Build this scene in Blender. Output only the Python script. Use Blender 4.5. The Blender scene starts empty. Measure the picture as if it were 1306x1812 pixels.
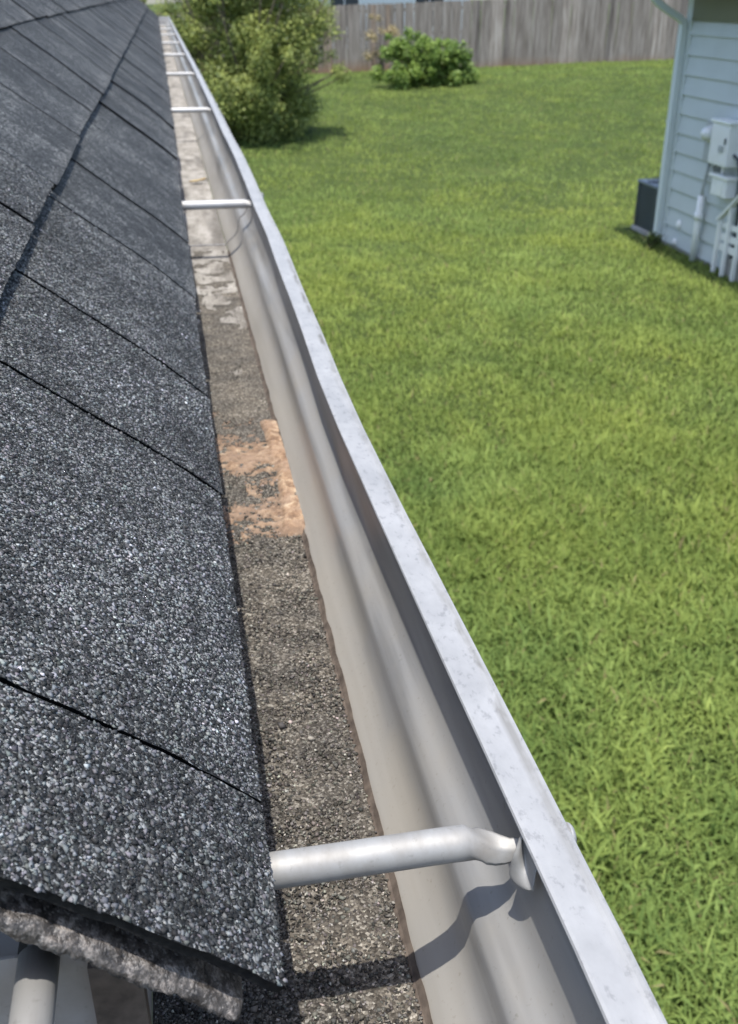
import bpy, bmesh, math, random
import numpy as np
from mathutils import Vector, Matrix
R = math.radians
rng = np.random.default_rng(7)
random.seed(7)
scene = bpy.context.scene
COL = scene.collection

# ------------------------------------------------------------------ camera
# axes of the camera from the vanishing points of the gutter (along +Y) and of the verticals
F, CX, CY = 1800.0, 653.0, 906.0            # focal length and centre in photo pixels (1306 x 1812)
CZ = 2.68                                   # eye height above the lawn
gY = np.array([275 - CX, -14 - CY, F]); gY /= np.linalg.norm(gY)
nZ = np.array([0, F * F / 920, F]); nZ /= np.linalg.norm(nZ)
wZ = -nZ
wX = np.cross(gY, wZ)
cam_d = bpy.data.cameras.new('camera')
cam = bpy.data.objects.new('camera', cam_d)
COL.objects.link(cam)
M = Matrix(((wX[0], -wX[1], -wX[2], 0), (gY[0], -gY[1], -gY[2], 0), (wZ[0], -wZ[1], -wZ[2], CZ), (0, 0, 0, 1)))
cam.matrix_world = M
cam_d.sensor_fit = 'VERTICAL'
cam_d.sensor_height = 24.0
cam_d.lens = 24.0 * F / 1812.0
cam_d.clip_start = 0.02
cam_d.clip_end = 400
cam_d.dof.use_dof = True
cam_d.dof.focus_distance = 0.335
cam_d.dof.aperture_fstop = cam_d.lens / 1.2
scene.camera = cam

# ------------------------------------------------------------------ sky, sun, exposure
sun_from = Vector((-0.095, -0.15, 1.0)).normalized()       # direction towards the sun: nearly overhead
world = bpy.data.worlds.new('World')
scene.world = world
world.use_nodes = True
wn = world.node_tree
wn.nodes.clear()
wo = wn.nodes.new('ShaderNodeOutputWorld')
wb = wn.nodes.new('ShaderNodeBackground')
ws = wn.nodes.new('ShaderNodeTexSky')
ws.sky_type = 'NISHITA'
ws.sun_disc = False
ws.sun_elevation = math.asin(sun_from.z)
ws.sun_rotation = math.atan2(sun_from.x, sun_from.y)
ws.dust_density = 1.6
wb.inputs['Strength'].default_value = 0.15
wn.links.new(ws.outputs[0], wb.inputs[0])
wn.links.new(wb.outputs[0], wo.inputs[0])
sl = bpy.data.lights.new('sun', 'SUN')
sl.energy = 3.0
sl.angle = R(0.53)
sl.color = (1.0, 0.965, 0.91)
so = bpy.data.objects.new('sun', sl)
so.rotation_euler = sun_from.to_track_quat('Z', 'Y').to_euler()
so.location = (0, 0, 20)
COL.objects.link(so)
scene.view_settings.view_transform = 'Standard'
scene.view_settings.look = 'None'
scene.view_settings.exposure = 1.08
scene.view_settings.gamma = 1.0
scene.view_settings.use_curve_mapping = False


# ------------------------------------------------------------------ helpers
def ray(u, v):
    d = np.array([u - CX, v - CY, F])
    return np.array([d @ wX, d @ gY, d @ wZ])


def hit(u, v, z):                 # point of a photo pixel on the horizontal plane z (world)
    r = ray(u, v)
    p = r * ((z - CZ) / r[2])
    return Vector((p[0], p[1], z))


def aty(u, v, y):
    r = ray(u, v)
    p = r * (y / r[1])
    return Vector((p[0], p[1], p[2] + CZ))


def tag(o, label=None, cat=None, group=None, kind=None):
    if label: o['label'] = label
    if cat: o['category'] = cat
    if group: o['group'] = group
    if kind: o['kind'] = kind
    return o


def empty(name, loc, label, cat, group=None):
    o = bpy.data.objects.new(name, None)
    o.empty_display_size = 0.05
    o.location = loc
    COL.objects.link(o)
    return tag(o, label, cat, group)


def link(name, me, mat, parent=None):
    o = bpy.data.objects.new(name, me)
    if mat is not None and not me.materials:
        me.materials.append(mat)
    COL.objects.link(o)
    if parent is not None:
        o.parent = parent
        # everything is modelled in world coordinates: undo the parent's own placement
        w = Vector((0, 0, 0))
        p = parent
        while p is not None:
            w += p.location
            p = p.parent
        o.location = -w
    return o


def mesh(name, verts, faces, mat, parent=None, smooth=False):
    me = bpy.data.meshes.new(name)
    me.from_pydata([tuple(v) for v in verts], [], faces)
    me.update()
    if smooth:
        me.polygons.foreach_set('use_smooth', [True] * len(me.polygons))
    return link(name, me, mat, parent)


def fast_mesh(name, V, faces, mat, parent=None, col=None, smooth=False):
    """V (n,3) array, faces list of (k,m) int arrays, col (n,3) vertex colours"""
    me = bpy.data.meshes.new(name)
    V = np.ascontiguousarray(V, dtype=np.float32)
    me.vertices.add(len(V))
    me.vertices.foreach_set('co', V.ravel())
    loops = np.concatenate([f.ravel() for f in faces]).astype(np.int32)
    sizes = np.concatenate([np.full(len(f), f.shape[1], np.int32) for f in faces])
    starts = np.concatenate([[0], np.cumsum(sizes)[:-1]]).astype(np.int32)
    me.loops.add(len(loops))
    me.loops.foreach_set('vertex_index', loops)
    me.polygons.add(len(sizes))
    me.polygons.foreach_set('loop_start', starts)
    me.polygons.foreach_set('loop_total', sizes)
    if smooth:
        me.polygons.foreach_set('use_smooth', np.ones(len(sizes), bool))
    me.update(calc_edges=True)
    if col is not None:
        a = me.attributes.new('col', 'FLOAT_COLOR', 'POINT')
        c4 = np.ones((len(V), 4), np.float32)
        c4[:, :3] = col
        a.data.foreach_set('color', c4.ravel())
    return link(name, me, mat, parent)


class MB:
    """collects boxes, tubes and sheets into one mesh"""
    def __init__(s):
        s.v, s.f = [], []

    def add(s, vs, fs):
        n = len(s.v)
        s.v += [tuple(v) for v in vs]
        s.f += [tuple(i + n for i in f) for f in fs]
        return s

    def box(s, a, b):
        (x0, y0, z0), (x1, y1, z1) = a, b
        return s.add([(x0, y0, z0), (x1, y0, z0), (x1, y1, z0), (x0, y1, z0), (x0, y0, z1), (x1, y0, z1), (x1, y1, z1), (x0, y1, z1)],
                     [(0, 3, 2, 1), (4, 5, 6, 7), (0, 1, 5, 4), (1, 2, 6, 5), (2, 3, 7, 6), (3, 0, 4, 7)])

    def tube(s, pts, rad, n=10, cap=True):
        pts = [Vector(p) for p in pts]
        k = len(pts)
        rads = rad if isinstance(rad, (list, tuple)) else [rad] * k
        vs, fs = [], []
        up = None
        for i, p in enumerate(pts):
            t = (pts[min(i + 1, k - 1)] - pts[max(i - 1, 0)]).normalized()
            if up is None:
                up = Vector((0, 0, 1)) if abs(t.z) < 0.9 else Vector((1, 0, 0))
            a = t.cross(up).normalized()
            b = a.cross(t).normalized()
            up = b
            for j in range(n):
                q = 2 * math.pi * j / n
                vs.append(p + (a * math.cos(q) + b * math.sin(q)) * rads[i])
        for i in range(k - 1):
            for j in range(n):
                fs.append((i * n + j, i * n + (j + 1) % n, (i + 1) * n + (j + 1) % n, (i + 1) * n + j))
        if cap:
            fs.append(tuple(range(n - 1, -1, -1)))
            fs.append(tuple((k - 1) * n + j for j in range(n)))
        return s.add(vs, fs)

    def build(s, name, mat, parent=None, smooth=False, bevel=0):
        o = mesh(name, s.v, s.f, mat, parent, smooth)
        if bevel:
            m = o.modifiers.new('bevel', 'BEVEL')
            m.width = bevel
            m.segments = 2
            m.limit_method = 'ANGLE'
        return o


def vnoise(x, seed=0):
    """smooth 1-D value noise, -1..1"""
    x = np.asarray(x, float)
    r = np.random.default_rng(seed).uniform(-1, 1, 4096)
    i = np.floor(x).astype(int)
    f = x - i
    f = f * f * (3 - 2 * f)
    return r[i % 4096] * (1 - f) + r[(i + 1) % 4096] * f


def vnoise2(x, y, seed=0):
    x = np.asarray(x, float); y = np.asarray(y, float)
    r = np.random.default_rng(seed).uniform(-1, 1, (256, 256))
    i = np.floor(x).astype(int); j = np.floor(y).astype(int)
    f = x - i; g = y - j
    f = f * f * (3 - 2 * f); g = g * g * (3 - 2 * g)
    a = r[i % 256, j % 256]; b = r[(i + 1) % 256, j % 256]
    c = r[i % 256, (j + 1) % 256]; d = r[(i + 1) % 256, (j + 1) % 256]
    return (a * (1 - f) + b * f) * (1 - g) + (c * (1 - f) + d * f) * g


# ------------------------------------------------------------------ materials
class Mat:
    def __init__(s, name, rough=0.6, metal=0.0, spec=0.5):
        s.m = bpy.data.materials.new(name)
        s.m.use_nodes = True
        s.t = s.m.node_tree
        s.b = s.t.nodes['Principled BSDF']
        s.out = s.t.nodes['Material Output']
        s.b.inputs['Roughness'].default_value = rough
        s.b.inputs['Metallic'].default_value = metal
        s.b.inputs['Specular IOR Level'].default_value = spec
        s._pos = None

    def n(s, typ, **kw):
        nd = s.t.nodes.new(typ)
        for k, v in kw.items():
            if k in nd.inputs:
                nd.inputs[k].default_value = v
            else:
                setattr(nd, k, v)
        return nd

    def l(s, a, b):
        s.t.links.new(a, b)

    def pos(s, scale=(1, 1, 1)):
        if s._pos is None:
            s._pos = s.n('ShaderNodeNewGeometry').outputs['Position']
        mp = s.n('ShaderNodeMapping')
        mp.inputs['Scale'].default_value = scale
        s.l(s._pos, mp.inputs['Vector'])
        return mp.outputs[0]

    def noise(s, scale, detail=4, rough=0.55, stretch=(1, 1, 1), dist=0.0):
        nd = s.n('ShaderNodeTexNoise')
        nd.inputs['Scale'].default_value = scale
        nd.inputs['Detail'].default_value = detail
        nd.inputs['Roughness'].default_value = rough
        nd.inputs['Distortion'].default_value = dist
        s.l(s.pos(stretch), nd.inputs['Vector'])
        return nd.outputs['Fac']

    def voro(s, scale, stretch=(1, 1, 1), feature='F1'):
        nd = s.n('ShaderNodeTexVoronoi')
        nd.feature = feature
        nd.inputs['Scale'].default_value = scale
        s.l(s.pos(stretch), nd.inputs['Vector'])
        return nd

    def ramp(s, fac, stops):
        nd = s.n('ShaderNodeValToRGB')
        e = nd.color_ramp.elements
        while len(e) < len(stops):
            e.new(0.5)
        for k, (p, c) in enumerate(stops):
            e[k].position = p
            e[k].color = (*c, 1) if len(c) == 3 else c
        s.l(fac, nd.inputs[0])
        return nd.outputs['Color']

    def mix(s, fac, a, b, mode='MIX'):
        nd = s.n('ShaderNodeMix')
        nd.data_type = 'RGBA'
        nd.blend_type = mode
        for sock, v in ((nd.inputs['Factor'], fac), (nd.inputs['A'], a), (nd.inputs['B'], b)):
            pass
        ins = [i for i in nd.inputs if i.enabled]
        for sock, v in zip((nd.inputs[0], nd.inputs[6], nd.inputs[7]), (fac, a, b)):
            if isinstance(v, (int, float)):
                sock.default_value = v
            elif isinstance(v, tuple):
                sock.default_value = (*v, 1)
            else:
                s.l(v, sock)
        return nd.outputs[2]

    def math(s, op, a, b=0.0):
        nd = s.n('ShaderNodeMath', operation=op)
        for sock, v in zip(nd.inputs, (a, b)):
            if isinstance(v, (int, float)):
                sock.default_value = v
            else:
                s.l(v, sock)
        return nd.outputs[0]

    def bump(s, h, strength=0.5, dist=0.002, normal=None):
        nd = s.n('ShaderNodeBump')
        nd.inputs['Strength'].default_value = strength
        nd.inputs['Distance'].default_value = dist
        s.l(h, nd.inputs['Height'])
        if normal is not None:
            s.l(normal, nd.inputs['Normal'])
        s.l(nd.outputs[0], s.b.inputs['Normal'])
        return nd.outputs[0]

    def color(s, c):
        if isinstance(c, tuple):
            s.b.inputs['Base Color'].default_value = (*c, 1)
        else:
            s.l(c, s.b.inputs['Base Color'])
        return s

    def rough(s, r):
        s.l(r, s.b.inputs['Roughness'])
        return s

    def attr(s, name='col'):
        nd = s.n('ShaderNodeAttribute')
        nd.attribute_name = name
        return nd.outputs['Color']

    def translucent(s, color, amt):
        tr = s.n('ShaderNodeBsdfTranslucent')
        s.l(color, tr.inputs[0])
        mx = s.n('ShaderNodeMixShader')
        mx.inputs[0].default_value = amt
        s.l(s.b.outputs[0], mx.inputs[1])
        s.l(tr.outputs[0], mx.inputs[2])
        s.l(mx.outputs[0], s.out.inputs[0])
        return s


def two_tone(name, a, b, scale, rough=0.6, lo=0.35, hi=0.65, stretch=(1, 1, 1), bump=0, bdist=0.002, metal=0.0, spec=0.5):
    m = Mat(name, rough, metal, spec)
    f = m.noise(scale, 5, stretch=stretch)
    m.color(m.ramp(f, [(lo, a), (hi, b)]))
    if bump:
        m.bump(f, bump, bdist)
    return m.m


# asphalt shingle: crushed stone granules
def mat_shingle():
    m = Mat('shingle_granules', 0.8, 0, 0.3)
    v = m.voro(820, feature='F1')
    v.inputs['Randomness'].default_value = 1.0
    sep = m.n('ShaderNodeSeparateColor')
    m.l(v.outputs['Color'], sep.inputs[0])
    big = m.noise(9, 4)
    mid = m.noise(60, 3)
    r = m.math('ADD', sep.outputs[0], m.math('MULTIPLY', m.math('SUBTRACT', m.math('ADD', big, mid), 1.0), 0.7))
    c = m.ramp(r, [(0.0, (0.008, 0.0086, 0.009)), (0.4, (0.0135, 0.0145, 0.015)), (0.66, (0.03, 0.032, 0.0325)), (0.88, (0.075, 0.079, 0.08)), (1.0, (0.23, 0.235, 0.23))])
    m.color(c)
    m.bump(m.math('SUBTRACT', 1.0, v.outputs['Distance']), 0.9, 0.0011)
    return m.m


def mat_granule():
    m = Mat('loose_granule', 0.75, 0, 0.3)
    m.color(m.attr())
    return m.m


M_SH = mat_shingle()
M_GR = mat_granule()
M_TARBLACK = two_tone('asphalt_mat', (0.007, 0.007, 0.0075), (0.018, 0.0175, 0.017), 400, 0.9, bump=0.6, bdist=0.001, spec=0.15)


def mat_tar():
    m = Mat('torn_asphalt', 0.38, 0, 0.6)
    n1 = m.noise(260, 5, 0.7, stretch=(1.2, 0.8, 0.8))
    n2 = m.noise(70, 4)
    v = m.voro(1500)
    sep = m.n('ShaderNodeSeparateColor')
    m.l(v.outputs['Color'], sep.inputs[0])
    c = m.ramp(n1, [(0.38, (0.014, 0.012, 0.011)), (0.53, (0.066, 0.057, 0.05)), (0.66, (0.26, 0.228, 0.2))])
    c = m.mix(m.ramp(sep.outputs[0], [(0.78, (0, 0, 0)), (0.9, (0.5, 0.5, 0.5))]), c, (0.24, 0.22, 0.2))
    m.color(m.mix(m.ramp(n2, [(0.45, (0, 0, 0)), (0.7, (0.6, 0.6, 0.6))]), c, (0.06, 0.052, 0.046)))
    m.bump(m.math('ADD', n1, m.math('MULTIPLY', n2, 0.8)), 0.8, 0.0016)
    return m.m


M_TAR = mat_tar()


def mat_alu(name, base, dust, metal, rough, dustlo=0.45, dusthi=0.7, scale=22):
    m = Mat(name, rough, metal, 0.5)
    f = m.noise(scale, 6, 0.6, stretch=(1, 0.35, 1))
    fine = m.noise(420, 3, 0.6)
    d = m.ramp(f, [(dustlo, (0, 0, 0)), (dusthi, (1, 1, 1))])
    c = m.mix(d, base, dust)
    sp = m.ramp(fine, [(0.62, (1, 1, 1)), (0.76, (0.8, 0.79, 0.77))])
    m.color(m.mix(1.0, c, sp, 'MULTIPLY'))
    m.rough(m.math('ADD', rough - 0.1, m.math('MULTIPLY', f, 0.28)))
    m.bump(fine, 0.06, 0.0004)
    return m


def mat_lip():
    m = Mat('weathered_aluminium_lip', 0.55, 0.15, 0.4)
    n1 = m.noise(55, 5, 0.6, stretch=(1, 0.6, 1))
    n2 = m.noise(330, 4, 0.65, stretch=(1, 0.6, 1))
    n3 = m.noise(120, 3, 0.6, stretch=(1, 0.3, 1))
    c = m.ramp(n1, [(0.32, (0.24, 0.24, 0.238)), (0.55, (0.278, 0.278, 0.276)), (0.72, (0.31, 0.31, 0.308))])
    c = m.mix(1.0, c, m.ramp(n2, [(0.33, (0.76, 0.76, 0.77)), (0.43, (1, 1, 1)), (0.7, (1.05, 1.05, 1.05))]), 'MULTIPLY')
    gr = m.math('MULTIPLY', m.attr(), m.ramp(n3, [(0.42, (0, 0, 0)), (0.58, (1, 1, 1))]))
    c = m.mix(gr, c, (0.12, 0.115, 0.1))
    m.color(c)
    m.rough(m.math('ADD', 0.42, m.math('MULTIPLY', n1, 0.3)))
    m.bump(n1, 0.15, 0.0008)
    return m.m


M_ALU_LIP = mat_lip()


def mat_trough():
    m = Mat('weathered_aluminium_trough', 0.42, 0.3, 0.5)
    streak = m.noise(1.0, 4, 0.5, stretch=(62, 4, 62), dist=0.4)      # darker streaks running along the wall
    blot = m.noise(26, 6, 0.62, stretch=(1, 0.5, 1))
    fine = m.noise(420, 3, 0.6)
    c = m.ramp(streak, [(0.28, (0.17, 0.168, 0.162)), (0.5, (0.315, 0.312, 0.303)), (0.7, (0.375, 0.37, 0.357))])
    c = m.mix(m.ramp(blot, [(0.4, (0, 0, 0)), (0.72, (0.7, 0.7, 0.7))]), c, (0.33, 0.302, 0.255))
    zz = m.n('ShaderNodeSeparateXYZ')
    m.l(m.pos(), zz.inputs[0])
    # muddy water has stained the lower half of the wall
    tide = m.math('SUBTRACT', (CZ - 0.22 - 0.050) * 1.0, m.math('SUBTRACT', zz.outputs['Z'], m.math('MULTIPLY', m.math('SUBTRACT', blot, 0.5), 0.03)))
    c = m.mix(m.ramp(m.math('MULTIPLY', tide, 60.0), [(0.0, (0, 0, 0)), (0.9, (0.6, 0.6, 0.6))]), c, (0.345, 0.317, 0.268))
    sp = m.ramp(fine, [(0.62, (1, 1, 1)), (0.76, (0.78, 0.77, 0.74))])
    m.color(m.mix(1.0, c, sp, 'MULTIPLY'))
    m.rough(m.math('ADD', 0.24, m.math('MULTIPLY', blot, 0.24)))
    m.bump(fine, 0.05, 0.0004)
    return m.m


M_ALU_IN = mat_trough()
M_ALU_GREY = mat_alu('dull_grey_aluminium', (0.30, 0.285, 0.265), (0.22, 0.2, 0.175), 0.15, 0.6).m
M_FERRULE = mat_alu('aluminium_ferrule', (0.305, 0.298, 0.282), (0.235, 0.222, 0.2), 0.35, 0.58, 0.4, 0.68, 90).m

M_FERRULE2 = mat_alu('bright_aluminium_ferrule', (0.46, 0.455, 0.44), (0.38, 0.37, 0.35), 0.2, 0.5).m  # same metal, lighter base: the far tubes' blurred sun highlights put into the colour


def mat_floor():
    m = Mat('dusty_gutter_floor', 0.8, 0, 0.3)
    n1 = m.noise(38, 6, 0.65, stretch=(1.3, 0.55, 1))
    n2 = m.noise(420, 4, 0.6)
    n3 = m.noise(9, 3, 0.5, stretch=(2.2, 0.5, 1))
    c = m.ramp(n1, [(0.33, (0.13, 0.117, 0.1)), (0.46, (0.235, 0.217, 0.188)), (0.62, (0.33, 0.31, 0.278))])
    c = m.mix(m.ramp(n3, [(0.56, (0, 0, 0)), (0.68, (0.75, 0.75, 0.75))]), c, (0.085, 0.076, 0.064))
    sp = m.ramp(n2, [(0.36, (0.45, 0.43, 0.4)), (0.5, (1, 1, 1))])
    m.color(m.mix(0.8, c, sp, 'MULTIPLY'))
    m.bump(n2, 0.35, 0.0012)
    return m.m


M_FLOOR = mat_floor()


def mat_sediment():
    m = Mat('washed_granule_sediment', 0.85, 0, 0.25)
    v = m.voro(1000)
    sep = m.n('ShaderNodeSeparateColor')
    m.l(v.outputs['Color'], sep.inputs[0])
    n = m.noise(40, 5, 0.6)
    c = m.ramp(sep.outputs[0], [(0.0, (0.032, 0.028, 0.023)), (0.45, (0.075, 0.067, 0.056)), (0.8, (0.14, 0.127, 0.108)), (1.0, (0.27, 0.255, 0.225))])
    m.color(m.mix(1.0, c, m.ramp(n, [(0.3, (0.7, 0.7, 0.7)), (0.7, (1.35, 1.3, 1.22))]), 'MULTIPLY'))
    m.bump(m.math('SUBTRACT', 1.0, v.outputs['Distance']), 0.9, 0.001)
    return m.m


M_SED = mat_sediment()


def mat_mud():
    m = Mat('dried_orange_mud', 0.75, 0, 0.3)
    n1 = m.noise(120, 6, 0.7, dist=0.5)
    n2 = m.noise(48, 4)
    c = m.ramp(n1, [(0.3, (0.085, 0.048, 0.03)), (0.44, (0.21, 0.13, 0.078)), (0.56, (0.32, 0.22, 0.14)), (0.68, (0.46, 0.36, 0.25))])
    c = m.mix(m.ramp(n2, [(0.42, (0, 0, 0)), (0.6, (0.6, 0.6, 0.6))]), c, (0.27, 0.19, 0.135))
    c = m.mix(m.attr(), m.mix(0.62, c, (0.105, 0.075, 0.055)), c)
    m.color(c)
    m.bump(n1, 0.8, 0.002)
    return m.m


M_MUD = mat_mud()
M_SILT = two_tone('brown_silt_line', (0.045, 0.033, 0.024), (0.11, 0.085, 0.065), 120, 0.85, bump=0.4)


def mat_leafy(name, amt=0.25, rough=0.55, spec=0.3):
    m = Mat(name, rough, 0, spec)
    c = m.attr()
    m.color(c)
    m.translucent(c, amt)
    return m.m


M_GRASS = mat_leafy('grass_blades', 0.38, 0.7, 0.12)
M_LEAF = mat_leafy('shrub_leaves', 0.34, 0.5, 0.3)


def mat_soil():
    m = Mat('lawn_ground', 0.95, 0, 0.1)
    n1 = m.noise(1.1, 5, 0.6)
    n2 = m.noise(16, 5, 0.65)
    c = m.ramp(n1, [(0.35, (0.035, 0.055, 0.014)), (0.6, (0.06, 0.085, 0.02)), (0.75, (0.085, 0.095, 0.03))])
    m.color(m.mix(m.ramp(n2, [(0.35, (0, 0, 0)), (0.7, (0.6, 0.6, 0.6))]), c, (0.045, 0.05, 0.018)))
    m.bump(n2, 0.6, 0.03)
    return m.m


M_SOIL = mat_soil()
M_BARK = two_tone('bark', (0.06, 0.045, 0.03), (0.13, 0.1, 0.075), 25, 0.9, stretch=(1, 1, 0.2), bump=0.6, bdist=0.01)


def mat_fence(name, tint):
    m = Mat(name, 0.9, 0, 0.1)
    n1 = m.noise(5.5, 6, 0.65, stretch=(3.0, 3.0, 0.18))
    n2 = m.noise(0.9, 3)
    a, b, c = [tuple(x * t for x, t in zip(col, tint)) for col in ((0.12, 0.097, 0.08), (0.26, 0.222, 0.19), (0.41, 0.365, 0.325))]
    col = m.ramp(n1, [(0.3, a), (0.52, b), (0.72, c)])
    g = m.n('ShaderNodeSeparateXYZ')
    m.l(m.pos(), g.inputs[0])
    # red clay splashed up on the foot of the boards
    foot = m.math('SUBTRACT', 1.22, m.math('ADD', g.outputs['Z'], m.math('MULTIPLY', n2, 0.55)))
    col = m.mix(m.ramp(foot, [(0.0, (0, 0, 0)), (0.35, (0.75, 0.75, 0.75))]), col, (0.26, 0.155, 0.09))
    m.color(col)
    m.bump(n1, 0.4, 0.004)
    return m.m


M_FENCE = [mat_fence('weathered_board_grey', (1, 1, 1)), mat_fence('weathered_board_brown', (1.02, 0.9, 0.8)),
           mat_fence('weathered_board_dark', (0.72, 0.72, 0.74)), mat_fence('weathered_board_pale', (1.3, 1.3, 1.3))]


def mat_paint(name, c, dirt, rough=0.5, scale=3.0):
    m = Mat(name, rough, 0, 0.4)
    n1 = m.noise(scale, 5, 0.6)
    n2 = m.noise(60, 3, stretch=(1, 0.3, 1))
    m.color(m.mix(m.ramp(n1, [(0.4, (0, 0, 0)), (0.75, (0.6, 0.6, 0.6))]), c, dirt))
    m.bump(n2, 0.12, 0.001)
    return m.m


M_SIDING = mat_paint('blue_grey_siding', (0.53, 0.565, 0.565), (0.46, 0.49, 0.485))
M_TRIM = mat_paint('pale_blue_trim', (0.63, 0.675, 0.67), (0.56, 0.6, 0.59))
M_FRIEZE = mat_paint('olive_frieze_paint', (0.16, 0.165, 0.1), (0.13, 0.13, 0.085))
M_SOFFIT = mat_paint('soffit_paint', (0.42, 0.44, 0.4), (0.36, 0.37, 0.33))
M_WHITE = mat_paint('white_plastic', (0.86, 0.86, 0.84), (0.76, 0.76, 0.73), 0.4)
M_UTIL = mat_paint('utility_box_paint', (0.84, 0.84, 0.83), (0.72, 0.72, 0.7), 0.45, 8)
M_UTILG = mat_paint('meter_grey', (0.42, 0.44, 0.44), (0.33, 0.34, 0.34), 0.5, 8)
M_DARK = mat_paint('dark_blue_grey_metal', (0.055, 0.068, 0.078), (0.04, 0.048, 0.05), 0.5)
M_ACTOP = mat_paint('condenser_lid', (0.16, 0.185, 0.21), (0.12, 0.13, 0.14), 0.5)
M_CONC = two_tone('concrete', (0.28, 0.27, 0.25), (0.38, 0.37, 0.35), 14, 0.9, bump=0.3, bdist=0.004)
M_GLASS = Mat('window_glass', 0.08, 0, 0.8).color((0.05, 0.06, 0.07)).m
M_DOME = Mat('meter_dome', 0.15, 0, 0.7).color((0.75, 0.76, 0.75)).m
M_ROOF2 = two_tone('far_roof_shingle', (0.05, 0.05, 0.052), (0.1, 0.098, 0.095), 30, 0.9, bump=0.5)
M_WALLW = mat_paint('white_clapboard', (0.7, 0.71, 0.71), (0.6, 0.61, 0.6))
M_WOOD = two_tone('fascia_board_paint', (0.36, 0.35, 0.33), (0.44, 0.43, 0.41), 30, 0.6, stretch=(1, 0.1, 1))
M_DRYLEAF = two_tone('dry_leaf', (0.22, 0.13, 0.05), (0.5, 0.4, 0.2), 120, 0.7)
M_SEAL = two_tone('seam_sealant', (0.1, 0.095, 0.09), (0.2, 0.19, 0.18), 200, 0.6)


# ------------------------------------------------------------------ terrain
def ground_z(x, y):
    x = np.asarray(x, float); y = np.asarray(y, float)
    t = np.clip((y - 13.5) / 19.0, 0, 1)
    t = t * t * (3 - 2 * t)
    rise = 0.50 + 0.034 * np.clip(x - 5, -7, 16)
    bank = 0.10 * np.exp(-((y - 27.0) / 3.0) ** 2)
    near = np.clip((y - 4) / 6, 0, 1)
    return t * rise + bank * t + near * 0.012 * vnoise2(x * 0.7, y * 0.7, 3)


xs = np.concatenate([np.linspace(-120, -12, 14), np.linspace(-10, 34, 89), np.linspace(38, 160, 14)])
ys = np.concatenate([np.linspace(-60, -4, 9), np.linspace(-3, 42, 91), np.linspace(46, 260, 16)])
gx, gy = np.meshgrid(xs, ys)
gv = np.stack([gx.ravel(), gy.ravel(), ground_z(gx, gy).ravel()], 1)
nx, ny = len(xs), len(ys)
ii = (np.arange(ny - 1)[:, None] * nx + np.arange(nx - 1)[None, :]).ravel()
gf = np.stack([ii, ii + 1, ii + 1 + nx, ii + nx], 1)
tag(fast_mesh('ground', gv, [gf], M_SOIL, smooth=True), kind='structure')


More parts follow.
